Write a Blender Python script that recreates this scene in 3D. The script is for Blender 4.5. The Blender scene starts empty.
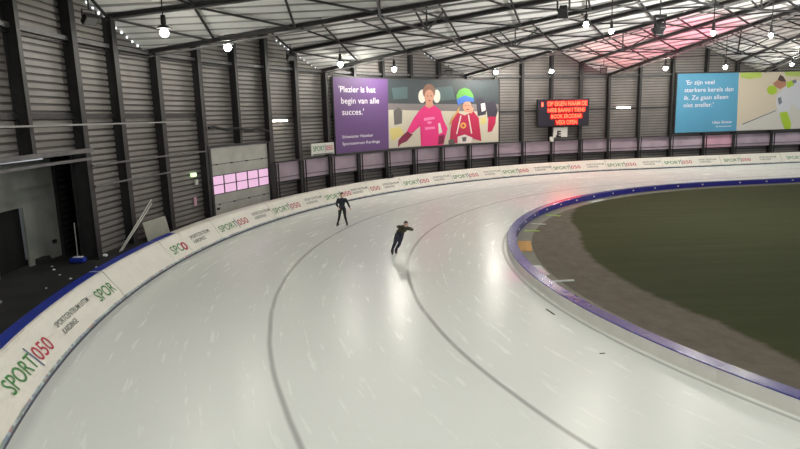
import bpy, bmesh, math, random
from mathutils import Vector, Matrix
random.seed(7)
S = bpy.context.scene
COL = S.collection
PI = math.pi

# ------------------------------------------------------------------ place geometry (metres)
# The rink bend: every boundary is an offset of a ray that starts at (CX, CY) and runs along U.
CX, CY = 25.6836, 20.8350
PHI = 0.13679
UX, UY = math.cos(PHI), math.sin(PHI)
NX, NY = -UY, UX
R_IN, R_B, R_A, R_OUT = 21.58, 25.45, 29.74, 34.50
R_COL = 37.5          # inner face of the wall columns
R_CLAD = 38.0         # cladding
FLOOR_Z = 0.30

def pt(a, R, z=0.0):
    """a = metres along the column line (0 = where the bend meets the far straight), R = distance from the ray."""
    if a >= 0:
        th = PI/2 + a/R_COL
        return Vector((CX + R*(math.cos(th)*UX + math.sin(th)*NX), CY + R*(math.cos(th)*UY + math.sin(th)*NY), z))
    return Vector((CX - a*UX + R*NX, CY - a*UY + R*NY, z))

def inward(a):
    p, q = pt(a, 10), pt(a, 9)
    return (q - p).normalized()
def tang(a):                       # direction of growing a
    i = inward(a)
    return Vector((-i.y, i.x, 0)) if (pt(a+.1, 10)-pt(a, 10)).dot(Vector((-i.y, i.x, 0))) > 0 else Vector((i.y, -i.x, 0))

# ------------------------------------------------------------------ materials
MATS = {}
def principled(name, col, rough=.6, metal=0., spec=.5, emit=None, es=0., noise=0., nscale=3., bump=0., bscale=20.):
    m = bpy.data.materials.new(name); m.use_nodes = True
    nt = m.node_tree; b = nt.nodes['Principled BSDF']
    b.inputs['Base Color'].default_value = (*col, 1)
    b.inputs['Roughness'].default_value = rough
    b.inputs['Metallic'].default_value = metal
    b.inputs['Specular IOR Level'].default_value = spec
    if emit:
        b.inputs['Emission Color'].default_value = (*emit, 1); b.inputs['Emission Strength'].default_value = es
    if noise:
        tc = nt.nodes.new('ShaderNodeTexCoord'); n = nt.nodes.new('ShaderNodeTexNoise')
        n.inputs['Scale'].default_value = nscale; n.inputs['Detail'].default_value = 5
        nt.links.new(tc.outputs['Object'], n.inputs['Vector'])
        mr = nt.nodes.new('ShaderNodeMapRange'); mr.inputs[1].default_value = .3; mr.inputs[2].default_value = .7
        mr.inputs[3].default_value = 1-noise; mr.inputs[4].default_value = 1+noise*.5
        nt.links.new(n.outputs['Fac'], mr.inputs[0])
        mx = nt.nodes.new('ShaderNodeVectorMath'); mx.operation = 'SCALE'; mx.inputs[0].default_value = col
        nt.links.new(mr.outputs[0], mx.inputs['Scale']); nt.links.new(mx.outputs[0], b.inputs['Base Color'])
    if bump:
        tc = nt.nodes.new('ShaderNodeTexCoord'); n = nt.nodes.new('ShaderNodeTexNoise')
        n.inputs['Scale'].default_value = bscale; n.inputs['Detail'].default_value = 4
        nt.links.new(tc.outputs['Object'], n.inputs['Vector'])
        bp = nt.nodes.new('ShaderNodeBump'); bp.inputs['Strength'].default_value = bump; bp.inputs['Distance'].default_value = .05
        nt.links.new(n.outputs['Fac'], bp.inputs['Height']); nt.links.new(bp.outputs[0], b.inputs['Normal'])
    MATS[name] = m
    return m
M = MATS
def rgb(r, g, b):
    f = lambda c: ((c/255+.055)/1.055)**2.4 if c/255 > .04045 else c/255/12.92
    return (f(r), f(g), f(b))
principled('steel_dark', (.021, .021, .022), .55, noise=.3)
principled('steel_grey', (.115, .115, .118), .5, noise=.25)
principled('steel_pale', (.24, .24, .24), .45)
principled('cladding', (.215, .20, .19), .5, noise=.18, nscale=.8)
principled('deck', (.90, .90, .885), .5, noise=.12, nscale=.6)
principled('deck_rib_shade', (.36, .36, .35), .6)  # rib shading painted as a darker colour on webs and recessed flanges
principled('groove', (.085, .078, .072), .6)  # shadow lines of the wall ribs, painted as a darker colour in the recesses
principled('lilac_panel', (.50, .40, .48), .5, noise=.3, nscale=.5, emit=None)
principled('lilac_lit', (.80, .45, .58), .5, noise=.2, nscale=.5)
principled('concrete_dark', (.018, .018, .018), .7, noise=.5, nscale=.9)
principled('vinyl_blue', (.012, .035, .36), .4, noise=.25, nscale=4)
principled('border_blue', (.022, .022, .24), .26, spec=.7, noise=.12, nscale=5)
principled('border_white', (.74, .73, .68), .4, noise=.06, nscale=2)
principled('black_plastic', (.012, .012, .013), .45)
principled('black_rubber', (.02, .02, .02), .8)
principled('white_plastic', (.62, .63, .58), .5, noise=.08)
principled('door_grey', (.42, .42, .38), .5, noise=.15, nscale=1.5)
principled('roller_grey', (.24, .25, .225), .55, noise=.2, nscale=1.2)
principled('dark_void', (.006, .006, .006), .9)
principled('pane_pink', (.25, .16, .24), .4, emit=(1.0, .60, .86), es=.27)
principled('lamp_glow', (1, 1, .9), .3, emit=(1.0, .955, .86), es=300)
principled('lamp_glow_soft', (1, 1, .9), .3, emit=(1.0, .93, .75), es=30)
principled('tube_glow', (1, 1, .95), .3, emit=(1.0, .9, .75), es=10)
principled('daylight_gap', (.9, .9, .9), .3, emit=(.9, .95, 1.0), es=.9)
principled('green_glow', (.7, 1, .6), .3, emit=(.75, 1.0, .55), es=.4)
principled('led_red', (1, .1, .05), .4, emit=(1.0, .014, .006), es=10)
principled('led_back', (.05, .0, .0), .4, emit=(.60, .004, .012), es=.16)
principled('led_panel', (.02, .016, .03), .35)
principled('txt_green', rgb(60, 128, 62), .5)
principled('txt_red', rgb(176, 36, 62), .5)
principled('txt_blue', rgb(50, 80, 120), .5)
principled('txt_grey', rgb(70, 82, 78), .5)
principled('txt_white', (.75, .72, .8), .5)
principled('txt_black', (.01, .01, .01), .5)
principled('purple_print', rgb(94, 64, 116), .6, noise=.06, nscale=.4)
principled('blue_print', rgb(80, 150, 185), .6, noise=.06, nscale=.4)
for k, c in dict(teal=(52, 62, 66), rail=(122, 116, 116), pale=(196, 190, 172), lteal=(70, 92, 94), dgrey=(96, 92, 92), yell=(206, 192, 120), dark=(52, 48, 62),
                 crim=(178, 26, 74), palew=(220, 210, 205), muff=(232, 228, 214), hair=(128, 92, 72), skin=(206, 150, 124), dhair=(74, 54, 50), pink=(224, 44, 124), mitt=(122, 24, 62),
                 lpink=(240, 130, 180), blond=(196, 154, 96), hatg=(92, 160, 62), hatb=(58, 106, 188), gold=(214, 168, 62), beige=(200, 190, 170), greyp=(196, 194, 188),
                 lime2=(170, 192, 92), line=(110, 116, 128), suit=(196, 198, 206), lime=(158, 190, 40), skinb=(170, 120, 96)).items():
    principled('print_'+k, rgb(*c), .6)
principled('skin', (.68, .44, .34), .5)
principled('hair_dark', (.03, .02, .015), .6)
principled('hair_brown', (.09, .05, .03), .6)
principled('jacket_navy', (.012, .014, .03), .7, noise=.3, nscale=8)
principled('tights_black', (.008, .008, .01), .7)
principled('jacket_olive', (.035, .035, .014), .7, noise=.4, nscale=8)
principled('trouser_navy', (.012, .016, .035), .7, noise=.3, nscale=8)
principled('blade_steel', (.6, .6, .62), .25, metal=1)
principled('panel_board', (.36, .37, .31), .6, noise=.1)
principled('mat_orange', (.55, .28, .04), .6, noise=.2)
principled('mat_lime', (.35, .55, .06), .6)
principled('mat_white', (.6, .62, .6), .6, noise=.2)
principled('red_vinyl', (.45, .01, .02), .5)
principled('snow_bits', (.8, .82, .85), .7)
principled('lens_glass', (.10, .10, .10), .3)
principled('black_shoe', (.01, .01, .01), .4)

def track_dist(nt):
    """distance of the shaded point from the track's centre ray"""
    N = nt.nodes; L = nt.links
    g = N.new('ShaderNodeNewGeometry')
    sub = N.new('ShaderNodeVectorMath'); sub.operation = 'SUBTRACT'; sub.inputs[1].default_value = (CX, CY, 0)
    L.new(g.outputs['Position'], sub.inputs[0])
    flat = N.new('ShaderNodeVectorMath'); flat.operation = 'MULTIPLY'; flat.inputs[1].default_value = (1, 1, 0)
    L.new(sub.outputs[0], flat.inputs[0])
    dot = N.new('ShaderNodeVectorMath'); dot.operation = 'DOT_PRODUCT'; dot.inputs[1].default_value = (UX, UY, 0)
    L.new(flat.outputs[0], dot.inputs[0])
    mx = N.new('ShaderNodeMath'); mx.operation = 'MAXIMUM'; mx.inputs[1].default_value = 0
    L.new(dot.outputs['Value'], mx.inputs[0])
    sc = N.new('ShaderNodeVectorMath'); sc.operation = 'SCALE'; sc.inputs[0].default_value = (UX, UY, 0)
    L.new(mx.outputs[0], sc.inputs['Scale'])
    s2 = N.new('ShaderNodeVectorMath'); s2.operation = 'SUBTRACT'
    L.new(flat.outputs[0], s2.inputs[0]); L.new(sc.outputs[0], s2.inputs[1])
    ln = N.new('ShaderNodeVectorMath'); ln.operation = 'LENGTH'; L.new(s2.outputs[0], ln.inputs[0])
    # angle for streaks
    sep = N.new('ShaderNodeSeparateXYZ'); L.new(flat.outputs[0], sep.inputs[0])
    at = N.new('ShaderNodeMath'); at.operation = 'ARCTAN2'; L.new(sep.outputs[1], at.inputs[0]); L.new(sep.outputs[0], at.inputs[1])
    return ln.outputs['Value'], at.outputs[0], g.outputs['Position']

def mathn(nt, op, a, b=None, c=None, clamp=False):
    n = nt.nodes.new('ShaderNodeMath'); n.operation = op; n.use_clamp = clamp
    for i, v in enumerate((a, b, c)):
        if v is None: continue
        if isinstance(v, (int, float)): n.inputs[i].default_value = v
        else: nt.links.new(v, n.inputs[i])
    return n.outputs[0]
def band(nt, d, r, w, soft):
    """1 inside |d-r|<w, soft edges"""
    x = mathn(nt, 'ABSOLUTE', mathn(nt, 'SUBTRACT', d, r))
    mr = nt.nodes.new('ShaderNodeMapRange'); mr.inputs[1].default_value = w; mr.inputs[2].default_value = w+soft
    mr.inputs[3].default_value = 1; mr.inputs[4].default_value = 0
    nt.links.new(x, mr.inputs[0]); return mr.outputs[0]
def step(nt, d, r, soft):
    mr = nt.nodes.new('ShaderNodeMapRange'); mr.inputs[1].default_value = r-soft; mr.inputs[2].default_value = r+soft
    nt.links.new(d, mr.inputs[0]); return mr.outputs[0]
def mixc(nt, f, a, b):
    n = nt.nodes.new('ShaderNodeMix'); n.data_type = 'RGBA'
    if isinstance(f, (int, float)): n.inputs[0].default_value = f
    else: nt.links.new(f, n.inputs[0])
    for i, v in ((6, a), (7, b)):
        if isinstance(v, tuple): n.inputs[i].default_value = (*v, 1)
        else: nt.links.new(v, n.inputs[i])
    return n.outputs[2]
def noise(nt, vec, scale, detail=4, rough=.55):
    n = nt.nodes.new('ShaderNodeTexNoise'); n.inputs['Scale'].default_value = scale; n.inputs['Detail'].default_value = detail
    n.inputs['Roughness'].default_value = rough
    nt.links.new(vec, n.inputs['Vector']); return n.outputs['Fac']

def ice_material():
    m = bpy.data.materials.new('ice'); m.use_nodes = True; nt = m.node_tree; b = nt.nodes['Principled BSDF']
    d, ang, pos = track_dist(nt)
    cv = nt.nodes.new('ShaderNodeCombineXYZ'); nt.links.new(mathn(nt, 'MULTIPLY', ang, 9.), cv.inputs[0]); nt.links.new(mathn(nt, 'MULTIPLY', d, 3.), cv.inputs[1])
    streak = noise(nt, cv.outputs[0], 1.6, 6, .7)
    cloud = noise(nt, pos, .16, 4)
    fine = noise(nt, pos, 7., 5, .7)
    col = mixc(nt, cloud, (.77, .80, .765), (.84, .87, .84))
    mr = nt.nodes.new('ShaderNodeMapRange'); mr.inputs[1].default_value = .35; mr.inputs[2].default_value = .75; mr.inputs[3].default_value = 0; mr.inputs[4].default_value = .05
    nt.links.new(streak, mr.inputs[0])
    col = mixc(nt, mr.outputs[0], col, (.60, .61, .59))
    col = mixc(nt, mathn(nt, 'MULTIPLY', fine, .12), col, (.95, .96, .95))
    wob = mathn(nt, 'MULTIPLY', mathn(nt, 'SUBTRACT', noise(nt, pos, .25, 2), .5), .12)
    dw = mathn(nt, 'ADD', d, wob)
    la = mathn(nt, 'MULTIPLY', band(nt, dw, R_A, .022, .065), .62)
    lb = mathn(nt, 'MULTIPLY', band(nt, dw, R_B, .022, .065), .68)
    col = mixc(nt, la, col, (.24, .24, .235)); col = mixc(nt, lb, col, (.24, .24, .235))
    # scuffed warm-up lane edge and the groove along the inner border
    col = mixc(nt, mathn(nt, 'MULTIPLY', band(nt, d, R_IN+.16, .02, .05), .55), col, (.25, .26, .25))
    col = mixc(nt, mathn(nt, 'MULTIPLY', band(nt, dw, R_OUT-.12, .05, .2), .3), col, (.30, .32, .32))
    nt.links.new(col, b.inputs['Base Color'])
    r = nt.nodes.new('ShaderNodeMapRange'); r.inputs[1].default_value = .3; r.inputs[2].default_value = .7; r.inputs[3].default_value = .255; r.inputs[4].default_value = .28
    nt.links.new(streak, r.inputs[0]); nt.links.new(r.outputs[0], b.inputs['Roughness'])
    b.inputs['Specular IOR Level'].default_value = .20
    return m
def infield_material():
    m = bpy.data.materials.new('infield_floor'); m.use_nodes = True; nt = m.node_tree; b = nt.nodes['Principled BSDF']
    d, ang, pos = track_dist(nt)
    cv = nt.nodes.new('ShaderNodeCombineXYZ'); nt.links.new(mathn(nt, 'MULTIPLY', ang, 14.), cv.inputs[0]); nt.links.new(d, cv.inputs[1])
    st = noise(nt, cv.outputs[0], 2.2, 6, .7)
    mp = nt.nodes.new('ShaderNodeMapping'); mp.inputs['Scale'].default_value = (.12, 1.1, 1); nt.links.new(pos, mp.inputs['Vector'])
    hs = noise(nt, mp.outputs[0], 1.3, 5, .65)
    green = mixc(nt, hs, (.038, .044, .018), (.074, .083, .040))
    grey = mixc(nt, st, (.085, .073, .057), (.22, .195, .16))
    kerb = mixc(nt, st, (.20, .195, .165), (.34, .33, .28))
    far = nt.nodes.new('ShaderNodeMapRange'); far.inputs[1].default_value = 2.42; far.inputs[2].default_value = 2.80; far.inputs[3].default_value = -2.0; far.inputs[4].default_value = 0.
    nt.links.new(mathn(nt, 'ABSOLUTE', ang), far.inputs[0])
    dd = mathn(nt, 'ADD', mathn(nt, 'ADD', d, mathn(nt, 'MULTIPLY', mathn(nt, 'SUBTRACT', hs, .5), .5)), far.outputs[0])
    col = mixc(nt, step(nt, dd, 18.5, .12), green, grey)
    col = mixc(nt, step(nt, d, 20.55, .03), col, kerb)
    nt.links.new(col, b.inputs['Base Color']); b.inputs['Roughness'].default_value = .8
    b.inputs['Specular IOR Level'].default_value = .05
    return m
def cushion_material():
    """white vinyl cover; UV: u = metres along, v = metres up the face"""
    m = bpy.data.materials.new('vinyl_cover'); m.use_nodes = True; nt = m.node_tree; b = nt.nodes['Principled BSDF']
    uv = nt.nodes.new('ShaderNodeUVMap'); uv.uv_map = 'cover'
    sp = nt.nodes.new('ShaderNodeSeparateXYZ'); nt.links.new(uv.outputs[0], sp.inputs[0])
    n1 = noise(nt, uv.outputs[0], 1.2, 5)
    base = mixc(nt, n1, (.66, .64, .56), (.82, .80, .73))
    # printed patchwork edge along the foot of the cover
    fl = nt.nodes.new('ShaderNodeVectorMath'); fl.operation = 'FLOOR'
    scl = nt.nodes.new('ShaderNodeVectorMath'); scl.operation = 'MULTIPLY'; scl.inputs[1].default_value = (7.5, 10.5, 0)
    nt.links.new(uv.outputs[0], scl.inputs[0]); nt.links.new(scl.outputs[0], fl.inputs[0])
    wn = nt.nodes.new('ShaderNodeTexWhiteNoise'); wn.noise_dimensions = '2D'; nt.links.new(fl.outputs[0], wn.inputs['Vector'])
    cr = nt.nodes.new('ShaderNodeValToRGB'); cr.color_ramp.interpolation = 'CONSTANT'
    els = cr.color_ramp.elements
    els[0].position = 0; els[0].color = (*rgb(120, 150, 165), 1); els[1].position = .3; els[1].color = (*rgb(70, 110, 90), 1)
    for p, c in ((.48, (60, 100, 140)), (.66, (170, 190, 190)), (.8, (70, 80, 100)), (.93, (150, 45, 60))):
        e = els.new(p); e.color = (*rgb(*c), 1)
    nt.links.new(wn.outputs['Value'], cr.inputs[0])
    foot = mathn(nt, 'SUBTRACT', 1., step(nt, mathn(nt, 'ADD', sp.outputs[1], mathn(nt, 'MULTIPLY', n1, .08)), .18, .012))
    col = mixc(nt, mathn(nt, 'MULTIPLY', foot, .75), base, cr.outputs[0])
    dk = mathn(nt, 'SUBTRACT', 1., step(nt, sp.outputs[1], .075, .012))
    col = mixc(nt, dk, col, (.035, .045, .075))
    nt.links.new(col, b.inputs['Base Color']); b.inputs['Roughness'].default_value = .42
    mp = nt.nodes.new('ShaderNodeMapping'); mp.inputs['Scale'].default_value = (1.3, 3.2, 1); nt.links.new(uv.outputs[0], mp.inputs['Vector'])
    wr = noise(nt, mp.outputs[0], 1.7, 3)
    bp = nt.nodes.new('ShaderNodeBump'); bp.inputs['Strength'].default_value = .35; bp.inputs['Distance'].default_value = .12
    nt.links.new(wr, bp.inputs['Height']); nt.links.new(bp.outputs[0], b.inputs['Normal'])
    return m
M['ice'] = ice_material(); M['infield'] = infield_material(); M['cover'] = cushion_material()

# ------------------------------------------------------------------ mesh helpers
class MB:
    """collects shapes; build() links them as ONE mesh object"""
    def __init__(s): s.v = []; s.f = []; s.mi = []; s.mats = []
    def midx(s, m):
        if m is None: return 0
        if m not in s.mats: s.mats.append(m)
        return s.mats.index(m)
    def add(s, vs, fs, m=None):
        o = len(s.v); s.v += [Vector(v) for v in vs]; k = s.midx(m)
        for f in fs: s.f.append([o+i for i in f]); s.mi.append(k)
    def box(s, c, ax, ay, az, m=None):
        """centre + three half vectors"""
        c, ax, ay, az = map(Vector, (c, ax, ay, az))
        vs = [c+sx*ax+sy*ay+sz*az for sx in (-1, 1) for sy in (-1, 1) for sz in (-1, 1)]
        s.add(vs, [(0, 1, 3, 2), (4, 6, 7, 5), (0, 4, 5, 1), (2, 3, 7, 6), (0, 2, 6, 4), (1, 5, 7, 3)], m)
    def bar(s, p, q, w, h, up=(0, 0, 1), m=None):
        p, q = Vector(p), Vector(q); d = (q-p); L = d.length; d.normalize(); up = Vector(up)
        x = d.cross(up)
        if x.length < 1e-4: x = d.cross(Vector((1, 0, 0)))
        x.normalize(); y = x.cross(d)
        s.box((p+q)/2, d*L/2, x*w/2, y*h/2, m)
    def ibeam(s, p, q, w, h, t=.03, up=(0, 0, 1), m=None):
        p, q = Vector(p), Vector(q); d = (q-p); L = d.length; d.normalize(); x = d.cross(Vector(up)).normalized(); y = x.cross(d)
        c = (p+q)/2
        s.box(c+y*(h/2-t/2), d*L/2, x*w/2, y*t/2, m); s.box(c-y*(h/2-t/2), d*L/2, x*w/2, y*t/2, m); s.box(c, d*L/2, x*t/2, y*(h/2-t), m)
    def tube(s, pts, r, n=8, m=None):
        pts = [Vector(p) for p in pts]; rings = []
        prev = None
        for i, p in enumerate(pts):
            d = (pts[min(i+1, len(pts)-1)]-pts[max(i-1, 0)]).normalized()
            x = d.cross(Vector((0, 0, 1))) if prev is None else prev-d*prev.dot(d)
            if x.length < 1e-3: x = d.cross(Vector((1, 0, 0)))
            x.normalize(); prev = x; y = d.cross(x)
            rr = r[i] if isinstance(r, (list, tuple)) else r
            rings.append([p+(x*math.cos(2*PI*k/n)+y*math.sin(2*PI*k/n))*rr for k in range(n)])
        vs = [v for g in rings for v in g]; fs = []
        for i in range(len(pts)-1):
            for k in range(n): fs.append((i*n+k, i*n+(k+1) % n, (i+1)*n+(k+1) % n, (i+1)*n+k))
        fs.append(tuple(range(n-1, -1, -1))); fs.append(tuple((len(pts)-1)*n+k for k in range(n)))
        s.add(vs, fs, m)
    def lathe(s, prof, c=(0, 0, 0), n=20, m=None):
        """prof: (r, z) list"""
        c = Vector(c); vs = []; fs = []
        for r, z in prof:
            for k in range(n): vs.append(c+Vector((r*math.cos(2*PI*k/n), r*math.sin(2*PI*k/n), z)))
        for i in range(len(prof)-1):
            for k in range(n): fs.append((i*n+k, i*n+(k+1) % n, (i+1)*n+(k+1) % n, (i+1)*n+k))
        fs.append(tuple(range(n-1, -1, -1))); fs.append(tuple((len(prof)-1)*n+k for k in range(n)))
        s.add(vs, fs, m)
    def build(s, name, m=None, parent=None, smooth=False, origin=None, bevel=0):
        me = bpy.data.meshes.new(name)
        o0 = Vector(origin) if origin is not None else Vector((0, 0, 0))
        me.from_pydata([v-o0 for v in s.v], [], s.f)
        if s.mats:
            for k in s.mats: me.materials.append(M[k])
            me.polygons.foreach_set('material_index', s.mi)
        if m: me.materials.clear(); me.materials.append(M[m]); me.polygons.foreach_set('material_index', [0]*len(me.polygons))
        bm = bmesh.new(); bm.from_mesh(me); bmesh.ops.recalc_face_normals(bm, faces=bm.faces); bm.to_mesh(me); bm.free()
        if smooth: me.polygons.foreach_set('use_smooth', [True]*len(me.polygons))
        me.update()
        o = bpy.data.objects.new(name, me); COL.objects.link(o)
        o.location = o0
        if parent is not None:
            o.parent = parent; o.matrix_parent_inverse = Matrix.Translation(-parent_loc(parent))
        if bevel:
            b = o.modifiers.new('bevel', 'BEVEL'); b.width = bevel; b.segments = 2; b.limit_method = 'ANGLE'
        return o
def parent_loc(p): return Vector(p.location)
def empty(name, loc):
    o = bpy.data.objects.new(name, None); COL.objects.link(o); o.location = loc; o.empty_display_size = .2
    return o
def tag(o, label=None, cat=None, group=None, kind=None):
    if label: o['label'] = label
    if cat: o['category'] = cat
    if group: o['group'] = group
    if kind: o['kind'] = kind
    return o
def struct(o): o['kind'] = 'structure'; return o
def copy_tree(o, parent=None):
    c = o.copy(); COL.objects.link(c); c.parent = parent
    if parent is not None: c.matrix_parent_inverse = o.matrix_parent_inverse.copy()
    for ch in [x for x in COL.objects if x.parent == o]: copy_tree(ch, c)
    return c

_tc = {}
def text2d(s, bold=0.):
    """2-D triangulated outline of a string: verts, faces, (xmin, xmax, cap height)"""
    key = (s, bold)
    if key in _tc: return _tc[key]
    cu = bpy.data.curves.new('lettering', 'FONT'); cu.body = s; cu.size = 1; cu.offset = bold; cu.resolution_u = 3
    ob = bpy.data.objects.new('lettering', cu); COL.objects.link(ob)
    dg = bpy.context.evaluated_depsgraph_get(); dg.update()
    me = bpy.data.meshes.new_from_object(ob.evaluated_get(dg))
    vs = [(v.co.x, v.co.y) for v in me.vertices]; fs = [tuple(p.vertices) for p in me.polygons]
    bpy.data.objects.remove(ob); bpy.data.curves.remove(cu); bpy.data.meshes.remove(me)
    _tc[key] = (vs, fs, min(v[0] for v in vs), max(v[0] for v in vs))
    return _tc[key]
def put_text(mb, s, m, u0, v0, width, cap, surf, bold=.012, slant=0.):
    """surf(u, v) -> point; u runs in reading direction"""
    vs, fs, x0, x1 = text2d(s, bold)
    k = width/(x1-x0); c = cap/.69
    mb.add([surf(u0+(x-x0)*k+slant*y*c, v0+y*c) for x, y in vs], fs, m)
def put_poly(mb, pts, m, surf, stepu=.7):
    """2-D polygon draped on surf, cut into narrow strips so that it follows the bend"""
    bm = bmesh.new(); f = bm.faces.new([bm.verts.new((x, y, 0)) for x, y in pts]); bm.normal_update()
    x0 = min(p[0] for p in pts); x1 = max(p[0] for p in pts)
    x = math.ceil(x0/stepu)*stepu
    while x < x1:
        bmesh.ops.bisect_plane(bm, geom=bm.verts[:]+bm.edges[:]+bm.faces[:], plane_co=(x, 0, 0), plane_no=(1, 0, 0)); x += stepu
    bmesh.ops.triangulate(bm, faces=bm.faces[:])
    bm.verts.index_update()
    mb.add([surf(v.co.x, v.co.y) for v in bm.verts], [[v.index for v in f.verts] for f in bm.faces], m)
    bm.free()
EXPOSURE = 1.42
principled('lamp_glow_left', (1, 1, .9), .3, emit=(1.0, .97, .86), es=95)
principled('lamp_glow_near', (1, 1, .9), .3, emit=(1.0, .97, .9), es=215)
principled('lamp_glow_spot', (1, 1, .9), .3, emit=(1.0, .97, .9), es=450)
principled('lamp_glow_in', (1, 1, .9), .3, emit=(1.0, .97, .86), es=260)
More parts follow.
